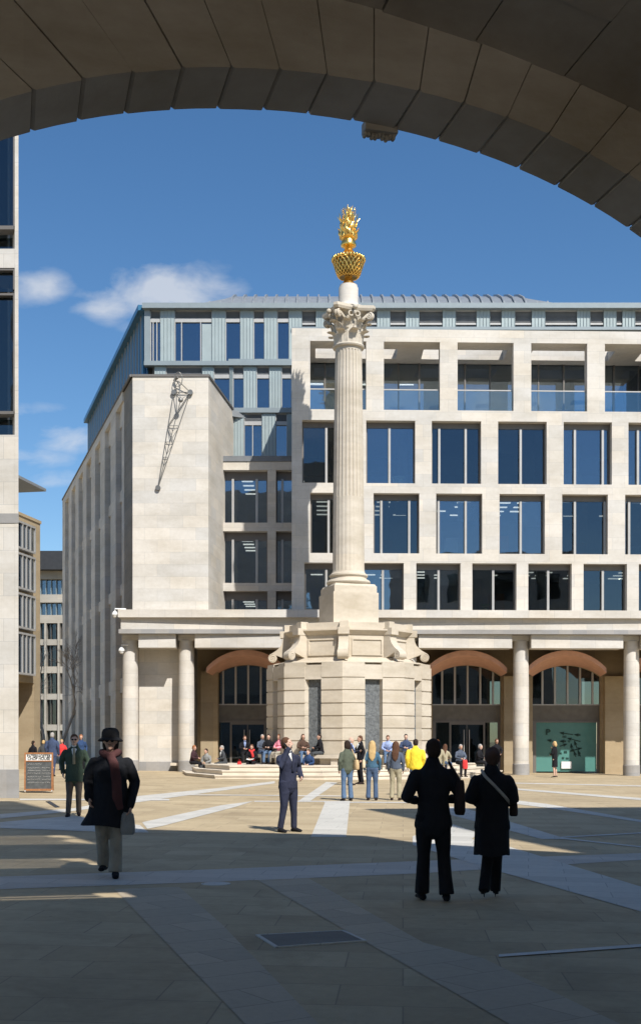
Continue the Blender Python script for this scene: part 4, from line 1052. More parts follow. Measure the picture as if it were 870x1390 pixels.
nz=t.nodes.new('ShaderNodeTexNoise'); nz.inputs['Scale'].default_value=15; nz.inputs['Detail'].default_value=9; nz.inputs['Roughness'].default_value=.55; nz.inputs['Distortion'].default_value=.25; t.links.new(cb.outputs[0],nz.inputs[0])
tot=None
fy=M2_('GREATER_THAN',sx.outputs[1],0.0)
for (px,py,rx,ry,st) in ((225,398,85,34,.66),(150,408,50,28,.50),(250,440,70,25,.55),(60,388,60,24,.34),(90,592,50,20,.50),(50,622,50,14,.36),(75,650,45,12,.36),(40,560,60,14,.30)):
    du=M2_('DIVIDE',M2_('SUBTRACT',u,(px-435)/F),rx/F); dv=M2_('DIVIDE',M2_('SUBTRACT',v,(HY-py)/F),ry/F)
    g_=M2_('EXPONENT',M2_('MULTIPLY',M2_('ADD',M2_('MULTIPLY',du,du),M2_('MULTIPLY',dv,dv)),-.75))
    g_=M2_('MULTIPLY',g_,st); tot=g_ if tot is None else M2_('MAXIMUM',tot,g_)
tot=M2_('MULTIPLY',tot,fy)
nb_=M2_('MULTIPLY',M2_('SUBTRACT',nz.outputs[0],.5),2.0)
cl=M2_('ADD',tot,M2_('MULTIPLY',nb_,M2_('MULTIPLY',M2_('MINIMUM',M2_('MULTIPLY',tot,3.0),1.0),.9)))
# scattered cloud behind the camera (only the glass sees it)
nz2=t.nodes.new('ShaderNodeTexNoise'); nz2.inputs['Scale'].default_value=5; nz2.inputs['Detail'].default_value=8; t.links.new(cb.outputs[0],nz2.inputs[0])
bk_=M2_('MULTIPLY',M2_('MULTIPLY',M2_('MAXIMUM',M2_('SUBTRACT',nz2.outputs[0],.56),0.0),5.0),M2_('SUBTRACT',1.0,fy))
cl=M2_('MINIMUM',M2_('MAXIMUM',M2_('MAXIMUM',M2_('MULTIPLY',M2_('SUBTRACT',cl,.16),1.25),0.0),bk_),.62)
hs=t.nodes.new('ShaderNodeHueSaturation'); hs.inputs['Saturation'].default_value=1.2; t.links.new(sky.outputs[0],hs.inputs['Color'])
mx=mixc(t,cl,hs.outputs[0],(6.6,6.7,6.8)); t.links.new(mx,bg.inputs[0]); bg.inputs[1].default_value=.10; t.links.new(bg.outputs[0],ow.inputs[0])
L_=bpy.data.lights.new('Sun','SUN'); L_.energy=4.9; L_.angle=R(.53); L_.color=(1,.96,.895)
lo=bpy.data.objects.new('Sun',L_); col.objects.link(lo); lo.rotation_euler=(-sundir).to_track_quat('-Z','Y').to_euler(); lo.location=(20,-20,60)
ca=bpy.data.cameras.new('Camera'); co=bpy.data.objects.new('Camera',ca); col.objects.link(co); sc.camera=co
co.location=(0,0,CH); co.rotation_euler=(PI/2,0,0); ca.sensor_fit='HORIZONTAL'; ca.sensor_width=36; ca.lens=36*F/870; ca.clip_end=4000; ca.clip_start=.05
ca.shift_y=(HY-695)/870
sc.view_settings.view_transform='Standard'; sc.view_settings.look='None'; sc.view_settings.exposure=.32; sc.view_settings.gamma=1
sc.render.engine='CYCLES'
# ================================================================== PEOPLE
TB={'skin':(.50,.30,.22),'skin2':(.58,.38,.29),'black':(.012,.012,.015),'blackcoat':(.015,.016,.020),'navy':(.030,.034,.060),'jeans':(.10,.16,.26),'jeans2':(.07,.11,.19),'olive':(.10,.115,.085),
'khaki':(.36,.32,.22),'beige':(.30,.27,.22),'brown':(.09,.055,.04),'hairdark':(.03,.02,.015),'hairbrown':(.10,.05,.03),'hairblond':(.52,.36,.17),'hairred':(.30,.12,.05),'hairgrey':(.35,.33,.31),
'yellow':(.85,.62,.05),'pink':(.85,.30,.38),'white':(.75,.75,.73),'scarf':(.085,.036,.036),'tan':(.50,.36,.20),'cream':(.62,.52,.36),'greenwax':(.05,.075,.055),'greywool':(.25,.25,.24),'greysuit':(.06,.065,.07),
'blueshirt':(.30,.38,.62),'denim':(.09,.11,.15),'bluetop':(.06,.13,.20),'maroon':(.05,.025,.03),'redbag':(.65,.05,.05),'tie':(.30,.27,.19),'leather':(.03,.02,.018),'jumper':(.03,.06,.14),'socks':(.5,.5,.5),'trous':(.12,.10,.085),'strap':(.42,.40,.36),'bluecoat':(.05,.07,.13),'hat':(.010,.010,.012),'brownhat':(.075,.045,.035)}
def CM(k): return cloth('cloth_'+k if not k.startswith('skin') else 'tone_'+k,TB[k],.55 if k.startswith('skin') else .9,.06 if k.startswith('skin') else .18)
TS=bpy.data.scenes.new('tmp')
PEND=[]
def union(mb,name,mat,par,vox,sm=4,disp=0.0,seed=0,post=None):
    me=bpy.data.meshes.new('tmp'); me.from_pydata([tuple(v) for v in mb.v],[],mb.f); me.update()
    bm=bmesh.new(); bm.from_mesh(me); bmesh.ops.recalc_face_normals(bm,faces=bm.faces); bm.to_mesh(me); bm.free()
    o=bpy.data.objects.new('tmp',me); TS.collection.objects.link(o)
    r=o.modifiers.new('r','REMESH'); r.mode='VOXEL'; r.voxel_size=vox
    if sm: s=o.modifiers.new('s','SMOOTH'); s.factor=.5; s.iterations=sm
    PEND.append((o,name,mat,par,disp,seed,post))
def flush():
    TS.view_layers[0].update(); dg=TS.view_layers[0].depsgraph
    for o,name,mat,par,disp,seed,post in PEND:
        m2=bpy.data.meshes.new_from_object(o.evaluated_get(dg))
        m2.name=name; m2.materials.clear(); m2.materials.append(mat)
        if disp:
            nn_=[v.normal.copy() for v in m2.vertices]; out=[]
            for v,nm_ in zip(m2.vertices,nn_):
                c=v.co; q=noise.noise(Vector((c.x*9+seed,c.y*9,c.z*4)))*disp+noise.noise(Vector((c.x*22,c.y*22+seed,c.z*9)))*disp*.5; out+=list(c+nm_*q)
            m2.vertices.foreach_set('co',out); m2.update()
        m2.polygons.foreach_set('use_smooth',[True]*len(m2.polygons))
        n=bpy.data.objects.new(name,m2); col.objects.link(n); n.parent=par
        if post: post(n)
    for p in PEND: bpy.data.objects.remove(p[0])
    PEND.clear(); bpy.data.scenes.remove(TS)
def V(*a): return Vector(a)
def person(lab,px=None,py=None,rz=0,H=1.72,at=None,seat=None,lean=0,legs=None,armR=None,armL=None,top='black',hem=.86,topw=1.0,flare=1.0,shirt=None,tie=None,
           bot='black',bflare=1.0,skirt=None,shoes='leather',heels=False,skin="skin",hair='hairdark',hstyle='short',hat=None,scarf=None,vox=.02,female=False,head=(0,0),sleeve=1.0,fingers=False,group=None,bag=None,collar=True,sway=0,boxy=False,thick=1.0,glasses=False):
    g=G(px,py) if at is None else Vector(at)
    T=thing('person',lab,'person',(g.x,g.y,g.z),R(rz),group)
    k=H/1.72; sw=(.165 if female else .19); sh=1.41
    hipz=.91 if seat is None else (seat-g.z)/k+.10
    dz=hipz-.91; cl,sl=math.cos(lean),math.sin(lean)
    def U(p):                     # upright upper body point -> posed
        p=Vector(p); y,z=p.y,p.z-.93
        return Vector((p.x,(y*cl-z*sl),(y*sl+z*cl)+.93+dz))*k
    def L(p): return Vector(p)*k
    hd,ht=head                    # head yaw deg, nod deg
    HRm=Matrix.Rotation(R(hd),3,'Z')@Matrix.Rotation(R(-ht),3,'X'); hc=U((0,-.015,1.44))+Vector((0,0,0))
    def Hd(p): return hc+(HRm@Vector(p))*k
    # legs : for R(-x) and L(+x): (knee, ankle)
    if legs is None:
        if seat is None: legs=[((-.10,-.015,.49),(-.11,.03,.08)),((.10,-.015,.49),(.11,.03,.08))]
        else: legs=[((-.11,-.44,hipz+.0),(-.12,-.46,hipz-.42)),((.12,-.44,hipz+.02),(.10,-.40,hipz-.41))]
    if armR is None: armR=((-sw-.06,.04,1.13),(-sw-.05,-.06,.88))
    if armL is None: armL=((sw+.06,.04,1.13),(sw+.05,-.06,.88))
    body=MB(); n=10
    # torso/neck/head
    body.tube([U((0,0,.93)),U((0,0,1.1)),U((0,0,1.28)),U((0,.0,1.38)),U((0,.005,1.44)),Hd((0,.005,.07))],[.13*k,.115*k,.14*k,.12*k,.055*k,.052*k],n,side=(1,0,0),ry=[.09*k,.08*k,.09*k,.075*k,.055*k,.055*k])
    body.ell(Hd((0,0,.165)),(.074*k,.092*k,.105*k),14,10,HRm); body.ell(Hd((0,-.028,.10)),(.052*k,.060*k,.058*k),10,8,HRm)
    body.tube([Hd((0,-.086,.165)),Hd((0,-.108,.135))],[.010*k,.015*k],6); 
    for s in (-1,1):
        body.ell(Hd((s*.074,.006,.150)),(.012*k,.022*k,.032*k),8,6,HRm); body.ell(Hd((s*.026,-.083,.178)),(.022*k,.010*k,.010*k),8,6,HRm); body.ell(Hd((s*.032,-.068,.135)),(.022*k,.018*k,.022*k),8,6,HRm)
    body.ell(Hd((0,-.084,.112)),(.024*k,.010*k,.009*k),8,6,HRm); body.ell(Hd((0,-.075,.065)),(.022*k,.016*k,.016*k),8,6,HRm)
    hands=[]
    for s,(el,wr) in ((-1,armR),(1,armL)):
        S_=U((s*(sw-.02),0,sh-.085)); Ee=U(el); Wr=U(wr); body.tube([S_,Ee,Wr],[.040*k,.036*k,.025*k],8)
        d=(Wr-Ee).normalized(); up=Vector((s,0,0)); up=(up-d*up.dot(d)); up=up.normalized() if up.length>.1 else Vector((0,0,1)); sd=d.cross(up)
        pc=Wr+d*.05*k; body.tube([Wr+d*.01*k,Wr+d*.085*k],[.030*k,.036*k],8,side=sd,ry=[.020*k,.018*k]); hands.append((pc,d,sd,up))
        for i in range(4):
            b0=Wr+d*.085*k+sd*(i-1.5)*.019*k; ln=(.062,.075,.070,.055)[i]*k; c1=(d*.9-up*.35*1).normalized(); c2=(d*.55-up*.8).normalized()
            body.tube([b0-d*.02*k,b0+c1*ln*.5,b0+c1*ln*.5+c2*ln*.5],[.0098*k,.0092*k,.0078*k],6)
        body.tube([Wr+d*.02*k+sd*.022*k*-1,Wr+d*.05*k-sd*.05*k-up*.012*k,Wr+d*.08*k-sd*.055*k-up*.03*k],[.012*k,.0115*k,.009*k],6)
    ank=[]
    for s,(kn,an) in zip((-1,1),legs):
        hp=Vector((s*.09,0,hipz))*k; body.tube([hp,L(kn),L(kn).lerp(L(an),.35)+V(0,.012*k,0),L(an)],[.075*k,.05*k,.052*k,.034*k],8); ank.append((L(kn),L(an)))
    hv=.009 if fingers else vox
    union(body,'body',CM(skin),T,min(hv,vox),2)
    # face marks
    if fingers or vox<.02:
        ey=MB(); 
        for s in (-1,1): ey.ell(Hd((s*.027,-.0835,.165)),(.012*k,.008*k,.006*k),8,6,HRm)
        if glasses:
            for s in (-1,1): ey.ell(Hd((s*.030,-.094,.163)),(.024*k,.005*k,.018*k),10,6,HRm)
            ey.tube([Hd((-.07,-.04,.168)),Hd((-.05,-.095,.168)),Hd((.05,-.095,.168)),Hd((.07,-.04,.168))],.004*k,5)
        ey.build('glasses' if glasses else 'eyes',CM('black'),T,local=True,smooth=True)
        MB().ell(Hd((0,-.093,.112)),(.022*k,.004*k,.005*k),8,5,HRm).build('mouth',CM('scarf'),T,local=True,smooth=True)
    # hair
    if hstyle!='bald':
        hb=MB(); hb.ell(Hd((0,.014,.192)),(.083*k,.094*k,.094*k),14,10,HRm); 
        hb.ell(Hd((0,.045,.150)),(.076*k,.070*k,.085*k),12,8,HRm)
        if hstyle=='long':
            hb.tube([Hd((0,.06,.17)),Hd((0,.085,.03)),U((0,.105,1.36)),U((0,.115,1.22)),U((0,.11,1.14))],[.085*k,.098*k,.11*k,.085*k,.03*k],12,side=(1,0,0),ry=[.05*k,.05*k,.04*k,.028*k,.012*k])
            for s in (-1,1): hb.tube([Hd((s*.07,.01,.2)),Hd((s*.082,.02,.08)),Hd((s*.085,.04,-.03))],[.03*k,.032*k,.02*k],8)
        elif hstyle=='bob':
            hb.ell(Hd((0,.04,.115)),(.098*k,.082*k,.125*k),12,10,HRm); 
        elif hstyle=='bun':
            hb.ell(Hd((0,.085,.20)),(.055*k,.05*k,.055*k),10,8,HRm); hb.ell(Hd((0,.03,.17)),(.092*k,.088*k,.10*k),12,8,HRm)
        elif hstyle=='curly':
            rr=random.Random(len(lab)); 
            for i in range(16):
                a=rr.uniform(0,2*PI); e_=rr.uniform(-.1,1); hb.ell(Hd((.08*math.cos(a)*math.cos(e_),.025+.085*math.sin(a)*math.cos(e_) if math.sin(a)>-.3 else -.01,.175+.085*math.sin(e_))),(.03*k,.03*k,.03*k),8,6)
        # keep the face clear: cut hair in front of the brow
        fwd=HRm@Vector((0,-1,0))
        def post(ob):
            for v in ob.data.vertices:
                loc=HRm.transposed()@((v.co-hc)/k)
                if loc.y<-.055 and loc.z<.215: v.co=v.co+(-fwd)*k*(-.055-loc.y)*1.15
        union(hb,'hair',CM(hair),T,min(vox,.014),1,.006,3,post)
    else:
        hb=MB()
        for s in (-1,1): hb.ell(Hd((s*.066,.03,.14)),(.016*k,.05*k,.045*k),8,6,HRm)
        hb.ell(Hd((0,.078,.13)),(.06*k,.018*k,.04*k),8,6,HRm); hb.build('hair',CM('hairgrey'),T,local=True,smooth=True)
    # trousers / skirt
    th_=thick
    if bot:
        tb=MB(); hipc=Vector((0,0,hipz))*k
        if seat is None: tb.tube([V(0,.005,.90)*k,V(0,.005,1.03)*k],[.165*k*th_,.145*k*th_],12,side=(1,0,0),ry=[.115*k,.10*k])
        else: tb.ell(V(0,.0,hipz+.02)*k,(.175*k,.14*k,.12*k),12,8)
        for s,(kn,an) in zip((-1,1),ank):
            hp=V(s*.088,0,hipz)*k; mid=kn.lerp(an,.5)
            an2=an+(kn-an).normalized()*.0; tb.tube([hp+V(0,0,.05*k),hp,hp.lerp(kn,.5)+V(0,-.005,0),kn,mid,an+V(0,.012*k,-.012*k)],[.05*k,.098*k*th_,.086*k*th_,.066*k*th_,.060*k*(.5+.5*bflare),.056*k*bflare],14,round_=False)
        union(tb,'trousers',CM(bot),T,vox,3,.005,1)
    # shoes
    for s,(kn,an) in zip((-1,1),ank):
        fw=Vector((s*.12,-1,0)).normalized(); sb=MB(); dn=(an-kn).normalized()
        zf=an.z-.062*k if seat is None or True else 0
        toe=an+fw*.155*k; 
        if heels:
            sb.tube([V(an.x,an.y,an.z)+V(0,.02*k,-.012*k),V(toe.x,toe.y,an.z-.055*k)],[.034*k,.026*k],10,side=(1,0,0),ry=[.028*k,.014*k]); sb.tube([an+V(0,.04*k,-.01*k),an+V(0,.045*k,-.078*k)],[.014*k,.006*k],6,round_=False)
        else: sb.tube([V(an.x,an.y,zf+.012*k)-fw*.045*k,an.lerp(V(an.x,an.y,zf),.55)+fw*.02*k,V(toe.x,toe.y,zf+.005*k)],[.040*k,.046*k,.040*k],10,side=(1,0,0),ry=[.036*k,.042*k,.024*k])
        union(sb,'shoe',CM(shoes),T,.010 if vox<.02 else .014,2)
    # top
    tp_=MB(); w=topw; sr=.01
    zt0=max(hem,.80) if seat is None else .93
    tp_.tube([U((0,.0,zt0)),U((0,-.0,1.08)),U((0,-.01,1.25)),U((0,0,1.345)),U((0,.005,1.40)),U((0,.01,1.445))],[x*k*w for x in (.178,.155 if (not female or boxy) else .142,.182 if not female else .165,.180 if not female else .158,.142 if not female else .126,.085)],14,side=(1,0,0),ry=[x*k*(w*.5+.5) for x in (.128,.118,.130,.112,.088,.07)])
    if female: 
        for s in (-1,1): tp_.ell(U((s*.075,-.095,1.25)),(.07*k,.055*k,.065*k),10,8)
    for s,(el,wr) in ((-1,armR),(1,armL)):
        S_=U((s*(sw-.012)*w,0,sh-.072)); Ee=U(el); Wr=U(wr); Wr=Ee.lerp(Wr,sleeve)
        tp_.tube([S_,S_.lerp(Ee,.5),Ee,Ee.lerp(Wr,.5),Wr],[.060*k*w,.061*k*w,.053*k*w,.047*k*w,.042*k*w],12)
    if collar: tp_.tube([U((0,.03,1.41)),U((0,.015,1.485))],[.088*k,.076*k],12,side=(1,0,0),ry=[.07*k,.062*k])
    union(tp_,'jacket' if hem>.6 else 'coat_top',CM(top),T,vox,3,.013 if vox<.018 else .009,2)
    if hem<.78 and seat is None:                                   # long coat skirt, an open flared shell
        zc_=[1.10,.98,.88,.74,(hem+.74)/2 if hem<.7 else hem+.01,hem]; rings=[]; rin=[]
        for i,z_ in enumerate(zc_):
            t_=i/5; rx=(.158+.05*t_*flare)*w*k; ry=(.125+.055*t_*flare)*k*(w*.6+.4); ring=[]
            for a_ in range(28):
                a=2*PI*a_/28; wob=1+.035*math.sin(a*5+2)*t_+.02*math.sin(a*9)*t_; ring.append(V(rx*wob*math.cos(a)+sway*t_*t_,ry*wob*math.sin(a),z_*k+.012*math.sin(a*3)*t_+sway*.35*math.cos(a)*t_))
            rings.append(ring); rin.append([p*.0+V(p.x*.94,p.y*.94,p.z) for p in ring])
        m=MB(); m.loft(rings+rin[::-1],caps=False); m.build('coat_skirt',CM(top),T,local=True,smooth=True)
    if skirt:
        m=MB(); zk_=skirt[1]; m.loft([[V((.15+.02*t_)*k*math.cos(2*PI*i/24),(.115+.015*t_)*k*math.sin(2*PI*i/24),(1.02-(1.02-zk_)*t_)*k) for i in range(24)] for t_ in (0,.3,.6,1)]); m.build('skirt',CM(skirt[0]),T,local=True,smooth=True)
    if shirt:
        m=MB(); m.tube([U((0,-.105,1.14)),U((0,-.112,1.28)),U((0,-.078,1.40))],[.018*k,.042*k,.058*k],10,side=(1,0,0),ry=[.030*k,.030*k,.030*k]); m.tube([U((0,.005,1.43)),U((0,0,1.475))],[.064*k,.062*k],12); m.build('shirt',CM(shirt),T,local=True,smooth=True)
    if tie:
        m=MB(); m.tube([U((0,-.118,1.435)),U((0,-.152,1.28)),U((0,-.145,1.10))],[.016*k,.026*k,.030*k],8,side=(1,0,0),ry=[.010*k,.010*k,.008*k]); m.build('tie',CM(tie),T,local=True,smooth=True)
    if scarf:
        m=MB(); P=[U((.095*math.cos(a),.005+.088*math.sin(a)*1.0,1.445+.02*math.cos(a*2))) for a in [2*PI*i/16 for i in range(17)]]; m.tube(P,[.046*k]*17,8,round_=False); m.tube([U((.0,-.10,1.44)),U((.06,-.155,1.33)),U((.085,-.165,1.15)),U((.09,-.165,.97)),U((.10,-.15,.80))],[.05*k,.06*k,.062*k,.065*k,.07*k],10,side=(1,0,0),ry=[.03*k,.024*k,.02*k,.018*k,.015*k]); union(m,'scarf',CM(scarf),T,min(vox,.014),2,.006)
    if hat=='cloche':
        m=MB(); m.loft([[Hd((r_*math.cos(a)*1.0,.012+r_*1.12*math.sin(a),z_-.012*math.sin(a)*(1 if r_>.12 else 0))) for a in [2*PI*i/28 for i in range(28)]] for r_,z_ in ((.150,.156),(.138,.174),(.108,.196),(.104,.222),(.103,.262),(.088,.292),(.055,.312),(.01,.317))]); m.build('hat',CM('hat'),T,local=True,smooth=True)
    return T,U,L,Hd,hands,k
def held(name,label,cat,T,parts):
    """a thing carried by a person: own top-level object placed in world space"""
    M=ROOTM[T.name]; c=M@parts[0][3]; t=thing(name,label,cat,c)
    for nm,mb,mat,_ in parts:
        mb.v=[M@v for v in mb.v]; mb.build(nm,mat if not isinstance(mat,str) or mat in MATS else CM(mat),t,smooth=True)
    return t
def bagmesh(c,w,h,d,n=12):
    m=MB(); c=Vector(c); rings=[]
    for i,(s,zz_) in enumerate(((.78,-1),(1.0,-.8),(1.02,-.3),(.95,.3),(.82,.85),(.70,1.0))):
        rings.append([c+Vector((w/2*s*(abs(math.cos(a))**.6)*math.copysign(1,math.cos(a)),d/2*s*(abs(math.sin(a))**.7)*math.copysign(1,math.sin(a)),h/2*zz_)) for a in [2*PI*(j+.5)/16 for j in range(16)]])
    return m.loft(rings)
# --- woman in hat, walking towards the camera in the shade
T,U,L,Hd,hands,k=person('woman in round black hat, wide black coat and dark red scarf walking at the left',150,1190,rz=4,H=1.76,top='blackcoat',hem=.60,topw=1.22,flare=1.5,sway=-.07,bot='beige',bflare=1.45,
  hat='cloche',hstyle='bob',hair='hairdark',scarf='scarf',vox=.012,female=True,fingers=True,glasses=True,shoes='black',thick=1.12,
  armR=((-.27,.05,1.13),(-.24,-.06,.93)),armL=((.28,.05,1.12),(.25,-.10,.84)),boxy=True,legs=[((-.09,-.10,.50),(-.085,.10,.14)),((.075,-.10,.50),(.075,-.17,.08))])
pc,d,sd,up=hands[1]; c=pc+V(-.03,-.02,-.17)*k
b_=bagmesh(c,.17*k,.25*k,.07*k); h=MB(); h.tube([c+V(-.05,0,.14),pc+d*.06,c+V(.05,0,.14)],.006,6)
held('plastic_bag','small grey plastic bag held by the woman in the black hat','bag',T,[('bag',b_,'greywool',c),('handle',h,'greywool',c)])
# --- man in green waxed coat
person('man in open dark green coat with shirt and tie walking at the left',101,1109,rz=8,H=1.74,top='greenwax',hem=.74,topw=1.08,flare=.6,shirt='white',tie='tie',bot='trous',hair='hairbrown',vox=.015,fingers=True,skin='skin2',shoes='leather',
  armR=((-.27,.05,1.14),(-.24,.0,.92)),armL=((.27,.05,1.14),(.24,.0,.92)),legs=[((-.10,-.02,.49),(-.12,-.10,.08)),((.09,-.02,.49),(.08,.12,.09))],glasses=True)
# --- man on the phone
T,U,L,Hd,hands,k=person('man in dark navy suit holding a mobile phone to his ear in the sunlit square',391,1130,rz=42,H=1.72,top='navy',hem=.80,topw=1.10,flare=.35,shirt='white',tie='navy',bot='navy',hair='hairbrown',hstyle='short',vox=.013,fingers=True,skin='skin2',shoes='black',thick=1.1,
  armR=((-.27,-.10,1.17),(-.085,-.115,1.50)),armL=((.30,.06,1.14),(.17,-.16,1.00)),head=(22,12),legs=[((-.11,-.02,.49),(-.15,.03,.08)),((.11,-.02,.49),(.15,.0,.08))])
c=Hd((-.092,-.02,.13)); m=MB(); m.tube([Hd((-.092,.005,.165)),Hd((-.090,-.04,.085))],[.022,.022],10,side=(0,1,0),ry=[.009,.009]); held('mobile_phone','small dark mobile phone held to the ear of the man in the navy suit','phone',T,[('phone',m,'dark_metal',c)])
# --- two women walking away
T,U,L,Hd,hands,k=person('broad woman all in black walking away with a bag on her right shoulder',588,1224,rz=184,H=1.70,top='blackcoat',hem=.80,topw=1.14,flare=.2,bot='black',bflare=1.45,hair='hairdark',hstyle='short',vox=.012,female=True,fingers=True,shoes='black',thick=1.06,
  armR=((-.29,.05,1.10),(-.16,-.19,1.06)),armL=((.29,.05,1.10),(.16,-.19,1.06)),legs=[((-.11,.0,.49),(-.13,.06,.09)),((.10,-.02,.49),(.11,-.06,.09))])
c=V(-.27,.06,1.10)*k; b_=bagmesh(c,.10,.36,.24); h=MB(); h.tube([c+V(0,-.08,.16),U((-.17,-.02,1.47)),c+V(0,.08,.16)],.013,6)
held('shoulder_bag','dark brown shoulder bag hanging from the woman all in black','bag',T,[('bag',b_,'leather',c),('strap',h,'leather',c)])
T,U,L,Hd,hands,k=person('brown haired woman in long dark coat and high heels walking away at the right',668,1221,rz=172,H=1.62,top='blackcoat',hem=.50,topw=1.14,flare=.4,bot='black',bflare=1.15,hair='brownhat',hstyle='bun',vox=.012,female=True,fingers=True,shoes='black',heels=True,thick=1.0,
  armR=((-.25,.03,1.13),(-.12,-.17,1.05)),armL=((.25,.03,1.13),(.12,-.17,1.05)),legs=[((-.05,-.05,.50),(-.035,-.12,.085)),((.05,-.02,.49),(.09,.16,.12))],head=(0,4))
h=MB(); P=[U((-.20,-.02,1.08)),U((-.15,.125,1.15)),U((-.02,.15,1.29)),U((.08,.115,1.39)),U((.115,.04,1.45)),U((.10,-.09,1.40)),U((-.1,-.15,1.2)),U((-.20,-.02,1.08))]
h.tube(P,[.017]*8,8,side=(0,0,1),ry=[.017]*8,round_=False); c=U((-.24,-.08,1.02)); 
held('crossbody_bag','small dark bag on a pale diagonal strap across the long dark coat','bag',T,[('strap',h,'strap',c),('bag',bagmesh(c,.09,.16,.18),'leather',c)])
# --- three girls and the yellow jacket
VX=.019
T,U,L,Hd,hands,k=person('dark bobbed woman in olive jacket and jeans with a tan shoulder bag, seen from behind',471,1087.5,rz=200,H=1.66,top='olive',hem=.88,topw=1.05,bot='jeans',bflare=1.35,hair='hairdark',hstyle='bob',vox=VX,female=True)
c=V(-.24,.06,1.02)*k; h=MB(); h.tube([c+V(0,-.08,.12),U((-.15,0,1.46)),c+V(0,.08,.12)],.014,6)
held('shoulder_bag','tan leather shoulder bag on the woman in the olive jacket','bag',T,[('bag',bagmesh(c,.14,.28,.34),'tan',c),('strap',h,'tan',c)])
T,U,L,Hd,hands,k=person('long haired blonde woman in teal blue top and blue jeans seen from behind',505,1087,rz=178,H=1.66,top='bluetop',hem=.96,topw=.96,bot='jeans2',bflare=1.3,hair='hairblond',hstyle='long',vox=VX,female=True)
c=V(.24,.02,1.05)*k; h=MB(); h.tube([c+V(0,-.07,.1),U((.15,0,1.46)),c+V(0,.07,.1)],.012,6)
held('handbag','cream handbag on the left shoulder of the blonde woman in jeans','bag',T,[('bag',bagmesh(c,.10,.24,.26),'cream',c),('strap',h,'cream',c)])
person('long brown haired woman in dark denim jacket and khaki trousers seen from behind',537,1087,rz=170,H=1.65,top='denim',hem=.93,topw=1.0,bot='khaki',bflare=1.25,hair='hairbrown',hstyle='long',vox=VX,female=True)
person('man in bright yellow jacket standing with his back turned beside the denim jacket woman',564,1081,rz=178,H=1.72,top='yellow',hem=.84,topw=1.18,bot='jeans2',hair='hairdark',vox=VX)
person('reddish haired person in khaki top standing just beyond the yellow jacket',593,1075,rz=195,H=1.72,top='khaki',hem=.84,bot='jeans2',hair='hairred',vox=VX)
# --- pair standing in front of the steps
person('bald man in dark navy suit standing by the steps close to another man',476,1066.5,rz=75,H=1.78,top='navy',hem=.80,bot='navy',shirt='blueshirt',hair='hairgrey',hstyle='bald',vox=VX,skin='skin2',armL=((.24,-.12,1.16),(.10,-.30,1.22)))
person('tall man in black suit facing the bald man by the steps',489,1065,rz=-70,H=1.84,top='black',hem=.80,bot='black',shirt='white',hair='hairbrown',vox=VX,armR=((-.24,-.12,1.16),(-.10,-.30,1.10)))
# --- people sitting
def sit(lab,px,Y,hip_z,rz,**a):
    x=X(px,Y); return person(lab,at=(x,Y,gz(x)),seat=hip_z,rz=rz,vox=.021,**a)
S1,S2,S3,BZ=.19,.38,.57,1.0
eat=dict(armR=((-.24,-.10,1.16),(-.10,-.28,1.16)),armL=((.24,-.10,1.16),(.10,-.28,1.16)))
def fl(z_,Yk=0): return z_
grp='people sitting on the steps and benches'
def legd(hz,foot,sx=.0,fwd=.42):  # knees and ankles for a seat at hz with feet on level foot (metres / k)
    return [((-.12+sx,-fwd,hz+.06),(-.13+sx,-fwd-.05,foot+.09)),((.12+sx,-fwd,hz+.07),(.10+sx,-fwd+.02,foot+.09))]
def S(lab,px,Y,sz,fz_,rz,H=1.74,fwd=.42,**a):
    x=X(px,Y); k=H/1.72; g=gz(x); lg=legd((sz-g)/k+.10-.10,(fz_-g)/k,0,fwd); a.setdefault('lean',.18); a.setdefault('group',grp)
    return person(lab,at=(x,Y,g),seat=sz,rz=rz,H=H,legs=lg,vox=.021,**a)
S('red haired person in dark maroon jacket sitting on the left end bench facing right',261,55.1,.50,.05,70,top='maroon',bot='black',hair='hairred',hem=.9,**eat)
S('person in grey hooded top sitting bent over on the left bench',283,53.8,.38,.02,-30,top='greywool',bot='greysuit',hair='hairdark',hem=.9,lean=.35,**eat)
T,U,L,Hd,hands,k=S('grey haired man in charcoal suit sitting on the steps facing left with food in hand',305,53.9,.50,.05,-65,top='greysuit',bot='greysuit',hair='hairgrey',skin='skin2',hem=.9,shirt='white',lean=.25,**eat)
S('small man in dark jacket and blue shirt sitting at the back near the entrance',332,54.8,.95,.57,10,top='black',bot='black',shirt='blueshirt',hair='hairbrown',hem=.9,**eat)
T,U,L,Hd,hands,k=S('woman in long black coat with red scarf reading a white booklet on the steps',343,52.3,.57,.05,-12,top='black',bot='black',scarf='redbag',hair='hairbrown',hstyle='bob',female=True,hem=.9,lean=.3,topw=1.15,**eat)
c=U((0,-.34,1.17)); m=MB(); m.ext([c+V(-.16,-.10,-.03),c+V(0,-.10,-.06),c+V(0,.12,-.01),c+V(-.16,.12,.02)],(0,0,.012)); m.ext([c+V(0.003,-.10,-.06),c+V(.16,-.10,-.03),c+V(.16,.12,.02),c+V(.003,.12,-.01)],(0,0,.012)); held('booklet','open white booklet in the hands of the woman with the red scarf','book',T,[('pages',m,'white_plastic',c)])
p=V(X(325,52.0),52.0,.38); t=thing('carrier_bag','small red bag resting on the step beside the reading woman','bag',p); bagmesh(p+V(0,0,.16),.20,.32,.14).build('bag',CM('redbag'),t,smooth=True); MB().tube([p+V(-.05,0,.31),p+V(0,0,.42),p+V(.05,0,.31)],.008,6).build('handle',CM('redbag'),t)
S('man in black jacket and pale jeans sitting on the bench left of the pink jacket',365,52.6,BZ,.57,-10,top='black',bot='jeans',hair='hairdark',skin='skin2',hem=.9,lean=.1,**eat)
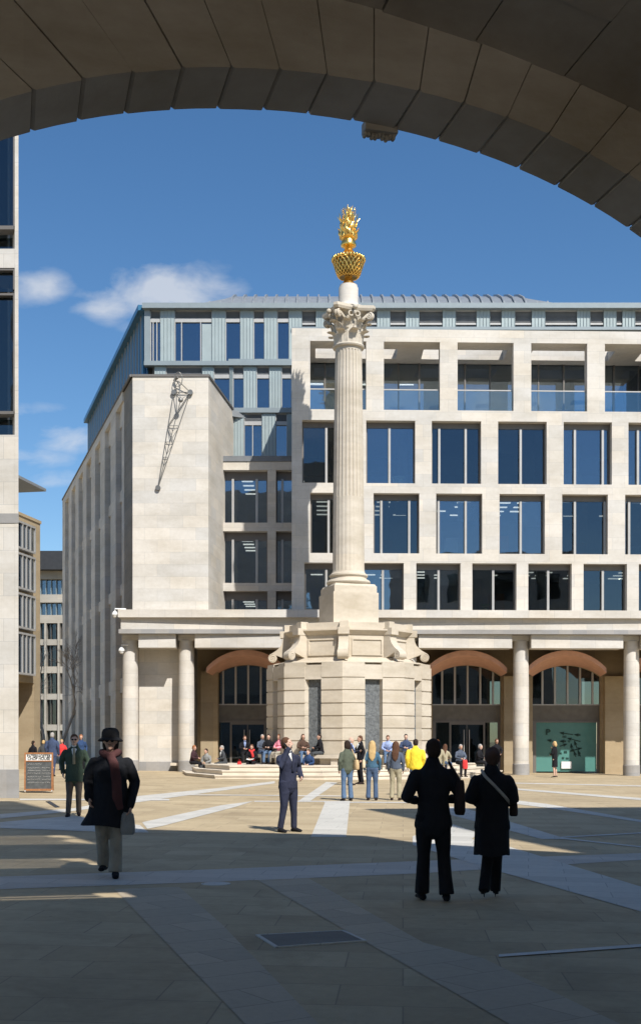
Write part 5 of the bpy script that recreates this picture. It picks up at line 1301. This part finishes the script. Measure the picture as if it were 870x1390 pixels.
S('person in dark clothes sitting leftmost on the monument bench before the glass doors',355,53.4,BZ,.57,25,top='denim',bot='jeans2',hair='hairgrey',hem=.9,lean=.2,**eat)
S('woman in bright pink jacket sitting on the monument bench turned to the left',381,52.2,BZ,.57,-45,top='pink',bot='beige',hair='hairred',hstyle='curly',female=True,hem=.9,lean=.15,topw=1.15,**eat)
S('person in brown jacket and jeans sitting on the bench under the left dark panel',411,51.2,BZ,.57,10,top='brown',bot='jeans',hair='hairbrown',hstyle='bob',hem=.9,lean=.12,**eat)
S('man in black suit sitting on the bench facing left beside the middle pier',436,50.9,BZ,.57,-75,top='black',bot='greysuit',hair='hairdark',hem=.9,lean=.15,**eat)
S('man in navy jumper and khaki trousers sitting low on the steps with knees up',421,50.35,.38,.0,-25,top='jumper',bot='khaki',hair='hairbrown',skin='skin2',hem=.9,lean=.35,shoes='redbag',fwd=.36,**eat)
S('man in pale blue shirt leaning forward on the bench behind the blonde woman',526,50.9,BZ,.57,0,top='blueshirt',bot='jeans',hair='hairbrown',hem=.9,lean=.45,**eat)
S('man in dark navy jacket eating on the bench under the right pier',551,51.0,BZ,.57,-5,top='bluecoat',bot='greysuit',hair='hairdark',skin='skin2',hem=.9,lean=.12,**eat)
S('woman with long brown hair in khaki jacket sitting on the steps with her back turned',603,51.3,.57,.02,150,top='khaki',bot='jeans2',hair='hairbrown',hstyle='long',female=True,hem=.9,**eat)
S('grey haired person in dark fleece sitting on the right end of the steps',623,52.0,.57,.02,20,top='denim',bot='black',hair='hairgrey',hem=.9,lean=.3,**eat)
p=V(X(631,51.6),51.6,.38); t=thing('carrier_bag','red and white bag standing on the right end of the steps','bag',p); bagmesh(p+V(0,0,.2),.24,.4,.16).build('bag',CM('redbag'),t,smooth=True); MB().tube([p+V(-.05,0,.39),p+V(0,0,.5),p+V(.05,0,.39)],.01,6).build('handle','white_plastic',t)
S('man in black suit sitting at the right end of the steps facing right',648,52.6,.57,.02,60,top='black',bot='black',hair='hairgrey',skin='skin2',hem=.9,lean=.25,**eat)
person('person in dark coat standing behind the steps near the right column',674,1052,rz=20,H=1.8,top='black',hem=.8,bot='black',hair='hairbrown',vox=VX,armL=((.22,-.12,1.16),(.08,-.28,1.0)))
# --- woman by the display window, people in the lane
person('blonde woman in knee length black dress standing before the teal display window',753,1056,rz=-125,H=1.70,top='black',hem=.9,bot=None,skirt=('black',.50),hair='hairblond',hstyle='bob',vox=.018,female=True,shoes='black',heels=True,armR=((-.20,-.10,1.14),(-.06,-.16,1.36)),armL=((.20,-.06,1.12),(.05,-.20,1.08)),skin='skin2',collar=False)
person('grey haired man in blue suit walking away down the lane behind the menu board',71,1055,rz=176,H=1.86,top='bluecoat',hem=.80,topw=1.08,flare=.3,bot='bluecoat',hair='hairgrey',vox=VX,shoes='black',legs=[((-.08,.02,.49),(-.07,.12,.10)),((.08,-.06,.49),(.08,-.10,.08))])
person('person in black jacket standing behind the menu board close to the buff building',45,1052,rz=150,H=1.50,top='black',hem=.84,bot='black',hair='hairdark',vox=.024)
person('person in dark clothes half hidden between menu board and grey haired man',59,1050,rz=170,H=1.52,top='greysuit',hem=.84,bot='black',hair='hairblond',vox=.024)
person('person in red top far down the lane left of the green coat',84,1046,rz=0,H=1.55,top='redbag',hem=.84,bot='jeans2',hair='hairblond',vox=.024)
person('person in bright blue coat behind the right shoulder of the green coated man',110,1048,rz=10,H=1.80,top='jumper',hem=.7,bot='black',hair='hairred',vox=.024)

flush()
